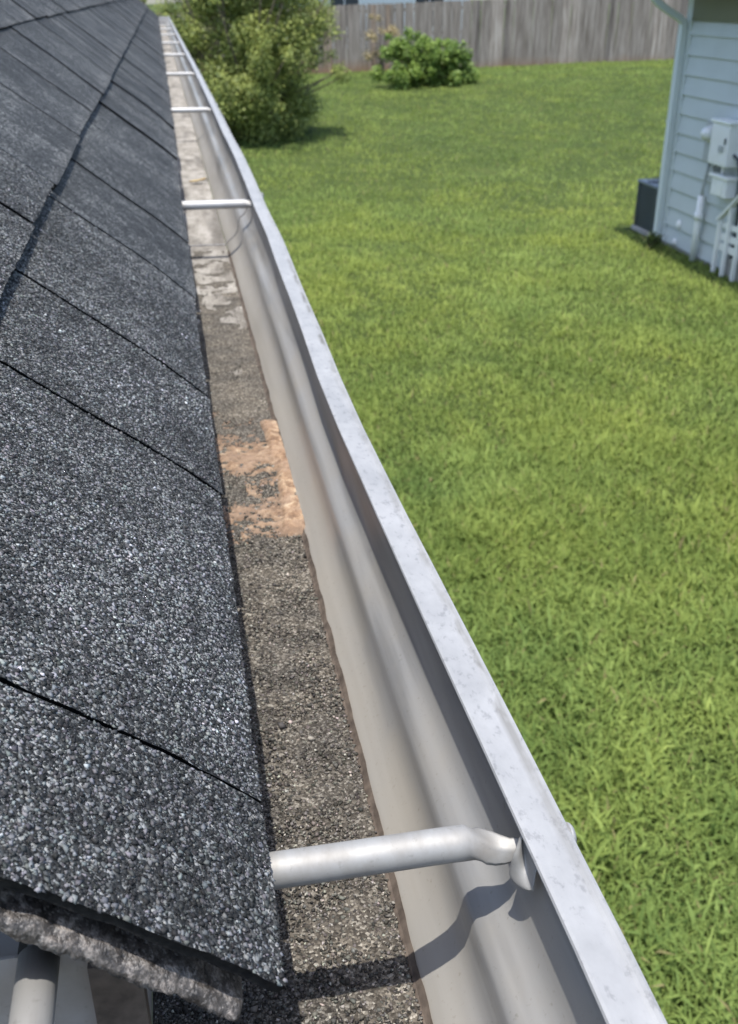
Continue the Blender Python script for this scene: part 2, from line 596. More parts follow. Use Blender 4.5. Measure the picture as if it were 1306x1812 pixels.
# grass blades -------------------------------------------------------
def grass(n, r0, r1, length, width, seg, f0=0.1, f1=0.1):
    """blades in the part of the lawn between distances r0 and r1 from the ladder"""
    a = rng.uniform(R(-16), R(40), n)                 # bearing from +Y towards +X
    r = np.sqrt(rng.uniform(r0 * r0, r1 * r1, n))
    x = r * np.sin(a); y = r * np.cos(a)
    # zones overlap and fade into each other
    ok = rng.uniform(0, 1, n) < np.clip((r - r0) / f0, 0, 1) * np.clip((r1 - r) / f1, 0, 1)
    ok &= (y < 33.6 - 0.136 * x) & ~((x > 5.72) & (y < 11.62)) & (x > 0.02)
    ok &= ~((x > 5.6) & (x < 6.5) & (y > 11.75) & (y < 12.6))
    x, y, r = x[ok], y[ok], r[ok]
    n = len(x)
    clump = vnoise2(x * 5.5, y * 5.5, 11) * 0.5 + vnoise2(x * 2.1 + 9, y * 2.1, 12) * 0.5
    keep = rng.uniform(0, 1, n) < 0.78 + 0.5 * clump
    x, y, r, clump = x[keep], y[keep], r[keep], clump[keep]
    n = len(x)
    z = ground_z(x, y) - 0.004
    L = length * rng.uniform(0.4, 1.3, n) * np.where(rng.uniform(0, 1, n) < 0.07, 1.5, 1.0) * (1 + 0.45 * clump)
    W = width * rng.uniform(0.6, 1.4, n)
    th = rng.uniform(0, 2 * np.pi, n)
    lean = rng.uniform(0.35, 1.45, n)
    dx, dy = np.cos(th), np.sin(th)
    sx, sy = -dy, dx
    tone = 0.5 + 0.15 * vnoise2(x * 0.55 + 3, y * 0.4, 5) + 0.22 * vnoise2(x * 2.3, y * 2.0, 6) + 0.15 * vnoise2(x * 6.1, y * 5.0, 7) + 0.2 * clump + rng.normal(0, 0.12, n)
    olive = np.clip(0.5 + 0.8 * vnoise2(x * 1.3 + 20, y * 1.1, 8), 0, 1)[:, None]
    yellow = np.exp(-((y - 12.5) / 4.0) ** 2) * 0.24         # lighter, yellower stretch of grass in front of the house
    tone = np.clip(tone + yellow - 0.05, 0, 1)[:, None]
    dark = np.array([0.125, 0.195, 0.055]); lite = np.array([0.29, 0.365, 0.10])
    col = dark * (1 - tone) + lite * tone
    col = col * (1 + olive * np.array([0.06, 0.0, -0.12]))
    dry = rng.uniform(0, 1, n) < 0.025
    col[dry] = np.array([0.3, 0.27, 0.12]) * rng.uniform(0.6, 1.1, (dry.sum(), 1))
    base = np.stack([x, y, z], 1)
    hz = np.cos(lean * 0.6); hx = np.sin(lean * 0.6)
    mid = base + np.stack([dx * hx, dy * hx, hz], 1) * (L * 0.55)[:, None]
    hz2 = np.cos(lean * 1.35); hx2 = np.sin(lean * 1.35)
    tip = mid + np.stack([dx * hx2, dy * hx2, hz2], 1) * (L * 0.45)[:, None]
    side = np.stack([sx, sy, np.zeros(n)], 1) * (W * 0.5)[:, None]
    k = np.arange(n)
    if seg == 2:
        V = np.stack([base - side * 0.8, base + side * 0.8, mid + side, mid - side, tip], 1).reshape(-1, 3)
        q = np.stack([k * 5, k * 5 + 1, k * 5 + 2, k * 5 + 3], 1)
        t = np.stack([k * 5 + 3, k * 5 + 2, k * 5 + 4], 1)
        return V, [q, t], np.repeat(col, 5, 0)
    V = np.stack([base - side, base + side, tip], 1).reshape(-1, 3)
    return V, [np.stack([k * 3, k * 3 + 1, k * 3 + 2], 1)], np.repeat(col, 3, 0)


zones = [grass(270000, 1.3, 7.6, 0.075, 0.0066, 2, 0.1, 3.0), grass(20000, 1.3, 7.0, 0.10, 0.013, 2, 0.1, 3.0), grass(360000, 4.6, 16.5, 0.072, 0.0095, 2, 3.0, 7.0), grass(360000, 9.5, 40.0, 0.075, 0.019, 1, 7.0, 0.1)]
off = 0
VV, FF, CC = [], [], []
for V, fs, c in zones:
    VV.append(V); CC.append(c)
    FF += [f + off for f in fs]
    off += len(V)
g = fast_mesh('grass', np.concatenate(VV), FF, M_GRASS, col=np.concatenate(CC))
tag(g, 'green lawn grass covering the yard between the gutter and the fence', 'grass', kind='stuff')

# ------------------------------------------------------------------ own house: roof, shingles
TH = R(39)
CT, ST = math.cos(TH), math.sin(TH)
EX, EZ = 0.013, CZ - 0.22           # upper edge of the eave shingle
Y0, Y1 = 0.173, 11.9                # near and far ends of the roof


def roof_pt(y, s, d=0.0):
    """s metres up the slope from the eave, d metres out of the shingle surface; the eave droops a little"""
    y = np.asarray(y, float); s = np.asarray(s, float)
    droop = -0.0035 * np.clip(1 - s / 0.06, 0, 1) ** 2 + 0.0016 * vnoise(y * 2.3, 21) + 0.0012 * vnoise2(y * 7, s * 14, 22)
    d = d + droop
    return np.stack([EX - s * CT + d * ST, y + 0 * s, EZ + s * ST + d * CT], -1)


house = empty('house', (-3.0, 6.0, 0.0), 'house with a dark shingle roof that the gutter runs along', 'house')
deck = MB()
p = [roof_pt(0, 0.012, -0.03), roof_pt(0, 3.9, -0.03), roof_pt(0, 3.9, -0.012), roof_pt(0, 0.012, -0.012)]
vs = [(q[0], y, q[2]) for y in (Y0 + 0.02, Y1 - 0.02) for q in p]
deck.add(vs, [(0, 1, 2, 3), (7, 6, 5, 4), (0, 4, 5, 1), (1, 5, 6, 2), (2, 6, 7, 3), (3, 7, 4, 0)])
roof = deck.build('roof', M_TARBLACK, house)


def shingle_mesh(name, ya, yb, sa, sb, seed, thick, step, raise_d=0.0, ragged=0.0012):
    """one shingle tab: a slab whose lower edge stands proud and whose cut edges are ragged"""
    ny_ = max(3, int((yb - ya) / step)); ns_ = max(3, int((sb - sa) / step))
    Y = np.linspace(ya, yb, ny_ + 1); S = np.linspace(sa, sb, ns_ + 1)
    yy, ss = np.meshgrid(Y, S, indexing='ij')
    sd = seed * 13.7
    wy0 = ragged * vnoise(ss / 0.006 + sd, 31) * np.clip(1 - (yy - ya) / step, 0, 1)
    wy1 = ragged * vnoise(ss / 0.006 + sd + 50, 32) * np.clip(1 - (yb - yy) / step, 0, 1)
    ws_ = ragged * (vnoise(yy / 0.006 + sd, 33) + 0.9 * vnoise(yy / 0.11 + sd, 34)) * np.clip(1 - (ss - sa) / step, 0, 1)
    t = (ss - sa) / (sb - sa)
    d = raise_d - 0.0045 * t
    top = roof_pt(yy + wy0 + wy1, ss + ws_, d)
    bot = roof_pt(yy + wy0 + wy1, ss + ws_, d - thick)
    n0 = (ny_ + 1) * (ns_ + 1)
    V = np.concatenate([top.reshape(-1, 3), bot.reshape(-1, 3)])
    idx = np.arange(n0).reshape(ny_ + 1, ns_ + 1)
    fq = np.stack([idx[:-1, :-1], idx[1:, :-1], idx[1:, 1:], idx[:-1, 1:]], -1).reshape(-1, 4)
    ring = np.concatenate([idx[:, 0], idx[-1, 1:], idx[-2::-1, -1], idx[0, -2:0:-1]])
    nxt = np.roll(ring, -1)
    side = np.stack([nxt, ring, ring + n0, nxt + n0], 1)
    o_ = fast_mesh(name, V, [fq[:, ::-1], side], M_SH, roof)
    o_.data.materials.append(M_TARBLACK)          # cut edges show the black asphalt
    mi = np.zeros(len(fq) + len(side), np.int32)
    mi[len(fq):] = 1
    o_.data.polygons.foreach_set('material_index', mi)
    return o_


COURSES = [0.0, 0.134, 0.281, 0.42, 0.555]
known = {0: [Y0, 0.2395, 0.460, 0.600, 0.83, 1.04, 1.37, 1.60, 1.83], 1: [Y0, 0.40, 0.69, 0.845, 1.15, 1.4, 1.65, 2.0], 2: [Y0, 0.5, 0.95, 1.3, 1.75], 3: [Y0, 0.6]}


def jgap(y):
    return 0.0008 if y < 0.3 else (0.0015 if y < 0.5 else (0.0021 if y < 1.0 else 0.003))


near_tabs = []
cnt = 0
for c in range(4):
    js = list(known[c])
    rr = random.Random(40 + c)
    while js[-1] < Y1 - 0.12:
        js.append(min(Y1, js[-1] + rr.choice([0.10, 0.12, 0.14, 0.17, 0.2, 0.24])))
    js[-1] = Y1
    for a, b in zip(js[:-1], js[1:]):
        sa, sb = COURSES[c], COURSES[c + 1] + 0.02
        step = 0.006 if a < 0.7 else (0.012 if a < 1.5 else (0.03 if a < 4 else 0.06))
        up = rr.uniform(-0.0006, 0.0006) if (c or a > 1.0) else 0.0004 * (a - 0.5)
        if a > 1.5 and rr.random() < 0.5:
            up += 0.0016
        ga = 0.0 if a == Y0 else jgap(a)
        shingle_mesh('shingle', a + ga, b - jgap(b), sa + rr.uniform(-0.0012, 0.0012), sb, cnt, 0.0028 if c == 0 else 0.0046, step, 0.0034 * (c > 0) + up, 0.0006)
        near_tabs.append((c, a, b, sa, sb, up))
        cnt += 1
# the courses higher up, out of the picture
vs, fs = [], []
for c in range(24):
    sa = COURSES[4] + c * 0.138
    y = Y0
    while y < Y1 - 0.05:
        w = min(random.choice([0.2, 0.3, 0.35, 0.45]), Y1 - y)
        n = len(vs)
        for yy in (y + 0.001, y + w - 0.001):
            for s_, d_ in ((sa, 0.0045), (sa + 0.15, 0.0), (sa, -0.001)):
                vs.append(roof_pt(yy, s_, d_))
        fs += [(n, n + 3, n + 4, n + 1), (n, n + 2, n + 5, n + 3)]
        y += w
up_o = mesh('upper_shingles', vs, fs, M_SH, roof)
tag(up_o, kind='stuff')


# crushed-stone granules standing on the near shingles
def granules(P, N, size, col, sink=0.25, flat=0.75):
    n = len(P)
    o = np.array([[1, 0, 0], [-1, 0, 0], [0, 1, 0], [0, -1, 0], [0, 0, 1], [0, 0, -1]], float)
    tri = np.array([[0, 2, 4], [2, 1, 4], [1, 3, 4], [3, 0, 4], [2, 0, 5], [1, 2, 5], [3, 1, 5], [0, 3, 5]])
    sc = size[:, None, None] * rng.uniform(0.6, 1.25, (n, 6, 1))
    v = o[None] * sc
    v += rng.normal(0, 0.22, (n, 6, 3)) * size[:, None, None]
    # random rotation
    q = rng.normal(0, 1, (n, 4)); q /= np.linalg.norm(q, axis=1)[:, None]
    w, x, y, z = q.T
    Rm = np.stack([1 - 2 * (y * y + z * z), 2 * (x * y - w * z), 2 * (x * z + w * y),
                   2 * (x * y + w * z), 1 - 2 * (x * x + z * z), 2 * (y * z - w * x),
                   2 * (x * z - w * y), 2 * (y * z + w * x), 1 - 2 * (x * x + y * y)], 1).reshape(n, 3, 3)
    v = np.einsum('nij,nkj->nki', Rm, v)
    hN = np.einsum('nki,ni->nk', v, N)
    v -= (hN * (1 - flat))[:, :, None] * N[:, None, :]
    v += P[:, None, :] + N[:, None, :] * (size * sink)[:, None, None]
    F_ = (np.arange(n)[:, None, None] * 6 + tri[None]).reshape(-1, 3)
    return v.reshape(-1, 3), F_, np.repeat(col, 6, 0)


def stone_colors(n, warm=False):
    u = rng.uniform(0, 1, n)
    if warm:
        g_ = np.interp(u, [0, 0.3, 0.7, 0.93, 1], [0.022, 0.05, 0.105, 0.18, 0.4])
        t = np.array([1.0, 0.92, 0.8])
    else:
        g_ = np.interp(u, [0, 0.42, 0.5, 0.62, 0.96, 0.985, 1], [0.013, 0.034, 0.058, 0.118, 0.175, 0.24, 0.4])
        t = np.array([0.97, 1.0, 1.02])
    return g_[:, None] * t[None] * rng.uniform(0.93, 1.07, (n, 3))


PP, SS = [], []
for (c, a, b, sa, sb, up) in near_tabs:
    if a > 0.8 or c > 1:
        continue
    b2 = min(b, 0.9)
    ga = 0.0 if a == Y0 else jgap(a) + 0.0003
    hi = COURSES[c + 1] + 0.002
    n = int((b2 - a) * (hi - sa) / (0.00095 ** 2))
    y = rng.uniform(a + ga, b2 - jgap(b) - 0.0003, n)
    s = rng.uniform(sa + 0.0002, hi, n)
    # thin out with distance: past 0.5 m the material carries the stones
    k = rng.uniform(0, 1, n) < np.clip((0.90 - y) / 0.5, 0, 1)
    if c == 1:
        k &= y > 0.45                      # nearer than this the second course is out of reach of the lens
    # worn hollows with fewer stones
    y, s = y[k], s[k]
    t = (s - sa) / (sb - sa)
    PP.append(roof_pt(y, s, (0.0034 if c else 0.0) + up - 0.0045 * t))
PP = np.concatenate(PP)
n = len(PP)
N_ = np.tile(np.array([ST, 0, CT]), (n, 1))
size = np.clip(rng.lognormal(math.log(0.00056), 0.44, n), 0.00025, 0.0012)
sc_ = stone_colors(n)
sc_ *= np.clip(1 + 0.4 * vnoise2(PP[:, 1] * 26, PP[:, 0] * 30, 41) + 0.28 * vnoise2(PP[:, 1] * 85, PP[:, 0] * 100, 42), 0.35, 1.7)[:, None]
V, F_, C_ = granules(PP, N_, size, sc_, 0.12, 0.5)
tag(fast_mesh('granules', V, [F_], M_GR, roof, col=C_), kind='stuff')

# torn lower layer that sticks out under the lowest shingle at the near end
ny_, ns_ = 10, 420
vs = []
S = np.linspace(0.006, 0.4, ns_)
prof = [(0.03, -0.0108), (0.002, -0.0108), (0.0005, -0.0111), (-0.0006, -0.0119), (-0.0019, -0.0133), (-0.0027, -0.0149), (-0.0008, -0.0155), (0.03, -0.0155)]
for i, (dy, dd) in enumerate(prof):
    e = 1.0 if 0 < i < 7 else 0.0
    jy = e * (0.0005 * vnoise(S / 0.011 + i * 3, 61) + (0.0005 * vnoise(S / 0.0025, 62) + 0.0003 * vnoise(S / 0.0012 + i * 2, 65)) * (1.4 if i > 4 else 0.5) + 0.0008 * vnoise(S / 0.05, 64))
    jd = e * (0.0010 * vnoise(S / 0.006 + i * 5, 63))
    vs.append(roof_pt(Y0 + dy + jy, S, 0) + np.outer(dd + jd, [ST, 0, CT]))
V = np.concatenate(vs)
m_ = len(prof)
idx = np.arange(m_ * ns_).reshape(m_, ns_)
fq = np.stack([idx[:-1, :-1], idx[:-1, 1:], idx[1:, 1:], idx[1:, :-1]], -1).reshape(-1, 4)
caps = np.array([[idx[i, 0] for i in range(m_)]])
st = fast_mesh('underlayer_strip', V, [fq, caps], M_TAR, roof, smooth=False)
tag(st, 'torn brownish asphalt layer under the cut end of the shingles')

# fascia, soffit and wall below the eave
b = MB().box((-0.052, Y0 + 0.02, CZ - 0.40), (-0.0325, Y1 - 0.03, CZ - 0.205))
b.build('fascia_board', M_WOOD, house)
b = MB().box((-6.0, Y0 + 0.014, CZ - 0.40), (-0.056, Y0 + 0.034, CZ - 0.222))
b.build('end_fascia', M_WOOD, house)
b = MB().box((-0.36, Y0 + 0.04, CZ - 0.385), (-0.055, Y1 - 0.04, CZ - 0.37))
b.build('soffit', M_SOFFIT, house)
b = MB().box((-6.0, Y0 + 0.25, -0.05), (-0.36, Y1 - 0.25, CZ - 0.3852))
b.build('wall', M_WALLW, house)
# back slope of the roof, so that the house is closed from behind
q = roof_pt(0, 3.9, -0.012)
b = MB().add([(q[0], Y0, q[2]), (q[0], Y1, q[2]), (q[0] - 3.0, Y1, q[2] - 2.43), (q[0] - 3.0, Y0, q[2] - 2.43)], [(0, 1, 2, 3)])
b.build('back_slope', M_SH, house)

# ------------------------------------------------------------------ gutter
LZ = CZ - 0.22                        # lip height
FZ = CZ - 0.298                       # floor height
GY0, GY1 = 0.09, 11.7
lip_y = [0.0, 0.17, 0.25, 0.33, 0.42, 0.53, 0.62, 0.72, 0.88, 1.04, 1.2, 1.37, 1.6, 1.9, 2.5, 3.5, 5.0, 12.0]
lip_d = [0.001, 0.0008, -0.0003, -0.0018, -0.0032, -0.0040, -0.0034, -0.0010, 0.0020, 0.0050, 0.0058, 0.0085, 0.0105, 0.0105, 0.0130, 0.0145, 0.0135, 0.0150]
flo_y = [0.0, 0.22, 0.33, 0.45, 0.6, 0.7, 0.9, 1.2, 12.0]
flo_d = [0.0, 0.0002, 0.0015, 0.0022, 0.0036, 0.0046, 0.0055, 0.0062, 0.0070]


def gut_off(y, z):
    """sideways bow of the front wall: at the lip and at the floor corner"""
    t = np.clip((z - FZ) / (LZ - FZ), 0, 1)
    return np.interp(y, lip_y, lip_d) * t + np.interp(y, flo_y, flo_d) * (1 - t)


gutter = empty('rain_gutter', (0.03, 0.09, FZ), 'long weathered aluminium gutter running along the eave of the shingle roof', 'gutter')
front = [(0.0580, -0.0780), (0.0588, -0.0766), (0.0614, -0.0738), (0.0662, -0.0700), (0.0710, -0.0652), (0.0738, -0.0600), (0.0749, -0.0530), (0.0753, -0.0480),
         (0.0763, -0.0448), (0.0792, -0.0420), (0.0830, -0.0390), (0.0860, -0.0348), (0.0876, -0.0292), (0.0886, -0.0232), (0.0898, -0.0165), (0.0912, -0.0105), (0.0938, -0.0055)]
gut_ys = np.concatenate([np.linspace(GY0, 1.6, 76), np.linspace(1.65, 4, 30), np.linspace(4.2, GY1, 28)])


def sweep(name, prof, ys, mat, parent, smooth=True, wob=0.0, closed=False):
    vs = []
    for k, y in enumerate(ys):
        for (x, z) in prof:
            zz = LZ + z
            o = gut_off(y, zz) if x > 0.03 else 0
            w = wob * float(vnoise(y * 6 + x * 40, 71))
            vs.append((x + o + w, y, zz))
    m = len(prof)
    fs = []
    for k in range(len(ys) - 1):
        for j in range(m - 1 if not closed else m):
            a_, b_ = k * m + j, k * m + (j + 1) % m
            fs.append((a_, b_, b_ + m, a_ + m))
    if closed:
        fs.append(tuple(range(m)))
        fs.append(tuple((len(ys) - 1) * m + j for j in range(m - 1, -1, -1)))
    return mesh(name, vs, fs, mat, parent, smooth)


def offset_prof(pr, d):
    out = []
    for i in range(len(pr)):
        a = Vector(pr[max(i - 1, 0)]); b_ = Vector(pr[min(i + 1, len(pr) - 1)])
        t = (b_ - a).normalized()
        out.append((pr[i][0] + t.y * d, pr[i][1] - t.x * d))
    return out


sweep('front_wall', front + offset_prof(front, 0.0009)[::-1], gut_ys, M_ALU_IN, gutter, True, 0.0003, True)
sweep('gutter_floor', [(-0.0290, -0.0780), (0.0100, -0.0782), (0.0577, -0.0780), (0.0577, -0.0789), (-0.0290, -0.0789)], gut_ys, M_FLOOR, gutter, False, 0, True)
sweep('back_wall', [(-0.0292, -0.0788), (-0.0292, 0.006), (-0.0301, 0.006), (-0.0301, -0.0788)], np.concatenate([[Y0 + 0.0125], gut_ys[gut_ys > Y0 + 0.02]]), M_ALU_GREY, gutter, False, 0, True)
# folded lip: top face, inner hem and the thin rolled outer edge
lip_prof = [(0.0880, -0.0021), (0.0860, -0.0019), (0.0854, -0.0015), (0.0853, -0.0007), (0.0857, 0.0000), (0.0868, 0.0001), (0.0948, -0.0006), (0.0966, -0.0006), (0.0978, -0.0003), (0.0988, 0.0002), (0.0996, -0.0001), (0.0999, -0.0012), (0.0997, -0.0062), (0.0940, -0.0058), (0.0940, -0.0032)]
lip = sweep('lip', lip_prof, np.unique(np.concatenate([gut_ys, np.linspace(GY0, 1.6, 301)])), M_ALU_LIP, gutter, False, 0.0005, True)
at = lip.data.attributes.new('col', 'FLOAT_COLOR', 'POINT')
gw = [0.9 if 0.0960 < x < 0.0982 and z > -0.001 else 0.0 for x, z in lip_prof]
cl = np.zeros((len(lip.data.vertices), 4), np.float32)
ly = np.array([v.co.y for v in lip.data.vertices])
cl[:, 0] = cl[:, 1] = cl[:, 2] = np.tile(gw, len(ly) // len(gw)) * np.clip(0.55 + 0.8 * vnoise(ly * 7, 86), 0, 1)
at.data.foreach_set('color', cl.ravel())
# seam where two lengths overlap
SY = 1.37
prof = [(-0.0290, -0.0776)] + [(x - 0.0005, z + 0.0007) for x, z in front[:-2]]
sweep('overlap_seam', prof + offset_prof(prof, 0.0009)[::-1], [SY, SY + 0.003, SY + 0.006], M_SEAL, gutter, False, 0, True)
SY = 0.0
# end cap
yE = GY1
capv = [(-0.03, -0.079)] + front + [(0.0985, 0), (-0.03, 0.004)]
cv = [(x + (gut_off(yE, LZ + z) if x > 0.03 else 0), yE + 0.001, LZ + z) for x, z in capv]
cb = [(v[0], v[1] + 0.001, v[2]) for v in cv]
n = len(cv)
mesh('end_cap', cv + cb, [tuple(range(n)), tuple(range(2 * n - 1, n - 1, -1))] + [(i, (i + 1) % n, n + (i + 1) % n, n + i) for i in range(n)], M_ALU_LIP, gutter)
MB().box((-0.036, Y0 + 0.0055, FZ), (-0.0235, Y0 + 0.0107, CZ - 0.2105)).build('corner_cover', M_SILT, gutter)  # added dark block that covers the lit start of the back wall
# return round the corner below the near end of the roof
YB = Y0 + 0.012
b = MB().box((-0.9, YB - 0.0009, FZ), (-0.0292, YB, CZ - 0.2095))
b.build('return_back_wall', M_ALU_GREY, gutter)
b = MB().box((-0.9, GY0 - 0.0005, FZ - 0.001), (-0.0291, YB - 0.0012, FZ))
b.build('return_floor', M_ALU_GREY, gutter)
b = MB().box((-0.9, GY0 - 0.001, FZ - 0.001), (0.0575, GY0 - 0.0005, LZ - 0.01)).box((-0.9, GY0 - 0.001, LZ - 0.0098), (0.085, GY0 + 0.012, LZ - 0.009))
b.build('return_front_wall', M_ALU_GREY, gutter)
b = MB().box((-0.901, GY0 - 0.001, FZ - 0.001), (-0.9, YB, LZ - 0.01))
b.build('return_end_cap', M_ALU_GREY, gutter)
# silt dried along the foot of the front wall
yy = np.linspace(GY0 + 0.002, 1.33, 240)
vs, fs = [], []
for k, y in enumerate(yy):
    o = float(gut_off(y, FZ))
    w = 0.0016 + 0.0009 * float(vnoise(y * 60, 81)) + 0.0006 * float(vnoise(y * 210, 82))
    if y > 0.9: w *= 0.7
    vs += [(0.0575 + o - w * 0.9, y, FZ + 0.0002), (0.0578 + o, y, FZ + 0.0012), (0.0590 + o + w * 0.35, y, FZ + 0.0024 + w * 0.6), (0.0593 + o + w * 0.35, y, FZ + 0.0014 + w * 0.4)]
for k in range(len(yy) - 1):
    for j in range(3):
        fs.append((k * 4 + j, k * 4 + j + 1, k * 4 + 5 + j, k * 4 + 4 + j))
mesh('silt_line', vs, fs, M_SILT, gutter)

# hangers: aluminium ferrule tubes with a spike through the lip
HY = [0.2217, 1.295, 2.434, 3.563, 4.70, 5.83, 6.96, 8.09, 9.21, 10.33, 11.4]
HZ = CZ - 0.232


def ring(center, ry, rz, n=20, tilt=0.0, pinch=0.0, dia=0.0):
    out = []
    for j in range(n):
        q = 2 * math.pi * j / n
        y, z = ry * math.cos(q), rz * math.sin(q)
        k_ = 1 - dia + dia / (abs(math.cos(q)) + abs(math.sin(q)))      # towards a folded, ridged section
        y *= k_
        z *= k_
        c_, s_ = math.cos(tilt), math.sin(tilt)
        out.append((center[0], center[1] + y * c_ - z * s_, center[2] + y * s_ + z * c_))
    return out


def ring_mesh(rings, thick=0.0):
    n = len(rings[0])
    vs = [v for r in rings for v in r]
    fs = []
    for i in range(len(rings) - 1):
        for j in range(n):
            fs.append((i * n + j, (i + 1) * n + j, (i + 1) * n + (j + 1) % n, i * n + (j + 1) % n))
    fs.append(tuple(range(n)))
    return vs, fs


RT = 0.0054
hang = empty('gutter_hanger', (-0.029, HY[0], HZ), 'thick aluminium hanger tube with a crumpled outer end, over its own shadow', 'gutter hanger', 'hanger tubes across the gutter')
rs = []
for x, cy_, cz_, ry, rz, ti in [(-0.0295, 0, 0, RT, RT, 0), (0.02, 0, 0, RT, RT, 0), (0.045, 0, 0.0002, RT, RT, 0), (0.060, 0, 0.0004, RT * 1.0, RT * 1.0, 0), (0.0675, 0, 0.0004, RT * 1.02, RT * 0.97, 0.05),
                              (0.0715, 0, 0.0003, RT, RT, 0.0), (0.0738, -0.0003, -0.0003, RT, RT * 0.88, 0.2), (0.0765, -0.0009, -0.0010, RT * 0.98, RT * 0.62, 0.42), (0.0795, -0.0018, -0.0015, RT * 0.88, RT * 0.40, 0.62), (0.0825, -0.0032, -0.0014, RT * 0.72, RT * 0.25, 0.8), (0.0848, -0.0044, -0.0008, RT * 0.58, RT * 0.18, 0.9), (0.0885, -0.0052, -0.0004, RT * 0.58, RT * 0.15, 0.9)]:
    rs.append(ring((x, HY[0] + cy_, HZ + cz_), ry * (1.12 if x > 0.075 else 1), rz * (1.25 if x > 0.075 else 1), 28, ti, 0, min(0.75, max(0.0, (x - 0.0715) / 0.008))))
vs, fs = ring_mesh(rs)
o = mesh('ferrule', vs, fs, M_FERRULE, hang, True)
# crushed and folded end of the ferrule: two leaves meeting in a crease
def atx(u, v, x):
    r = ray(u, v)
    p = r * (x / r[0])
    return Vector((p[0], p[1], p[2] + CZ))


A = atx(921, 1477, 0.0858); B = atx(941, 1577, 0.0866); C = atx(894, 1562, 0.0818); D = atx(959, 1548, 0.0886); E_ = atx(907, 1516, 0.0828); G_ = atx(934, 1478, 0.0885)
vs, fs = [], []
K = 9
for i in range(K + 1):
    t = i / K
    cr = A.lerp(B, t) + Vector((0.001, 0.0042, -0.0012)) * math.sin(math.pi * t) * 0.9   # crease, sunk
    le = A.lerp(E_, min(1, t * 2)) if t < 0.5 else E_.lerp(C, (t - 0.5) * 2)
    if t > 0.8: le = le.lerp(B, ((t - 0.8) / 0.2) ** 2 * 0.55)
    ri = G_.lerp(D, t) if t < 0.75 else G_.lerp(D, 0.75).lerp(B, ((t - 0.75) / 0.25) ** 1.6 * 0.9)
    for u in np.linspace(0, 1, 5):
        q = le.lerp(cr, u) + Vector((0, -0.0014, 0.0006)) * math.sin(math.pi * u) * (1 - 0.3 * t)
        vs.append(q)
    for u in np.linspace(0.25, 1, 4):
        q = cr.lerp(ri, u) + Vector((0, -0.001, 0.0004)) * math.sin(math.pi * u)
        vs.append(q)
W_ = 9
for i in range(K):
    for j in range(W_ - 1):
        a_ = i * W_ + j
        fs.append((a_, a_ + 1, a_ + 1 + W_, a_ + W_))
o = mesh('folded_end', vs, fs, M_FERRULE, hang, True)
sm = o.modifiers.new('thickness', 'SOLIDIFY'); sm.thickness = 0.0006; sm.offset = 0
ss = o.modifiers.new('smooth', 'SUBSURF'); ss.levels = 1; ss.render_levels = 1


def dome(c, r, flat, axis_x=1, n=16, m=5):
    vs, fs = [], []
    for i in range(m):
        t = (math.pi / 2) * i / (m - 1)
        rr_, d = r * math.cos(t), flat * math.sin(t)
        for j in range(n):
            q = 2 * math.pi * j / n
            vs.append((c[0] + axis_x * d, c[1] + rr_ * math.cos(q), c[2] + rr_ * math.sin(q)))
    for i in range(m - 1):
        for j in range(n):
            fs.append((i * n + j, i * n + (j + 1) % n, (i + 1) * n + (j + 1) % n, (i + 1) * n + j))
    fs.append(tuple(range(n - 1, -1, -1)))
    return vs, fs


vs, fs = dome((0.0996, HY[0] - 0.011, LZ - 0.0035), 0.0042, 0.0022)
mesh('spike_head', vs, fs, M_ALU_LIP, hang, True)

words = ['second', 'third', 'fourth', 'fifth', 'sixth', 'seventh', 'eighth', 'ninth', 'tenth', 'eleventh']
first = None
for k, y in enumerate(HY[1:]):
    lab = 'straight pale aluminium hanger tube, %s along the gutter counting the crumpled one as first' % words[k]
    xo = float(gut_off(y, LZ - 0.012))
    t = empty('gutter_hanger', (-0.029, y, HZ), lab, 'gutter hanger', 'hanger tubes across the gutter')
    if first is None:
        rs = [ring((x, 0, z), ry, rz, 16, ti) for x, z, ry, rz, ti in [(-0.0005, 0, RT, RT, 0), (0.06, 0, RT, RT, 0), (0.112, 0, RT, RT, 0), (0.117, -0.0004, RT * 1.1, RT * 0.8, 0.1), (0.1205, -0.0008, RT * 1.2, RT * 0.5, 0.15)]]
        vs, fs = ring_mesh(rs)
        me1 = bpy.data.meshes.new('ferrule'); me1.from_pydata(vs, [], fs); me1.polygons.foreach_set('use_smooth', [True] * len(fs)); me1.materials.append(M_FERRULE2)
        vs, fs = dome((0.1293, 0, 0.0075), 0.0058, 0.003, 1, 10, 4)
        me2 = bpy.data.meshes.new('spike_head'); me2.from_pydata(vs, [], fs); me2.materials.append(M_ALU_LIP)
        first = True
    for nm, me in (('ferrule', me1), ('spike_head', me2)):
        o = bpy.data.objects.new(nm, me)
        COL.objects.link(o)
        o.parent = t
        if nm == 'ferrule':
            o.scale = ((0.1205 + xo - 0.004) / 0.1205, 1, 1)
            o.rotation_euler = (0, 0, R(random.uniform(-1.2, 1.2)))
        else:
            o.location = (xo, 0, 0)

# hanger of the return, pointing towards the ladder
xr, zr = -0.0475, CZ - 0.2095
t = empty('gutter_hanger', (xr, YB, zr), 'hanger tube crossing the short return below the cut end of the roof', 'gutter hanger', 'hanger tubes across the gutter')
MB().tube([(xr, YB - 0.002, zr), (xr, 0.15, zr), (xr, 0.125, zr - 0.0005), (xr, 0.103, zr - 0.002)], [0.0050, 0.0050, 0.0050, 0.004], 22).build('ferrule', M_FERRULE, t, True)
b = MB().tube([(xr, GY0 + 0.012, zr - 0.003), (xr, 0.103, zr - 0.002)], 0.0025, 10)
b.build('spike', M_FERRULE, t, True)

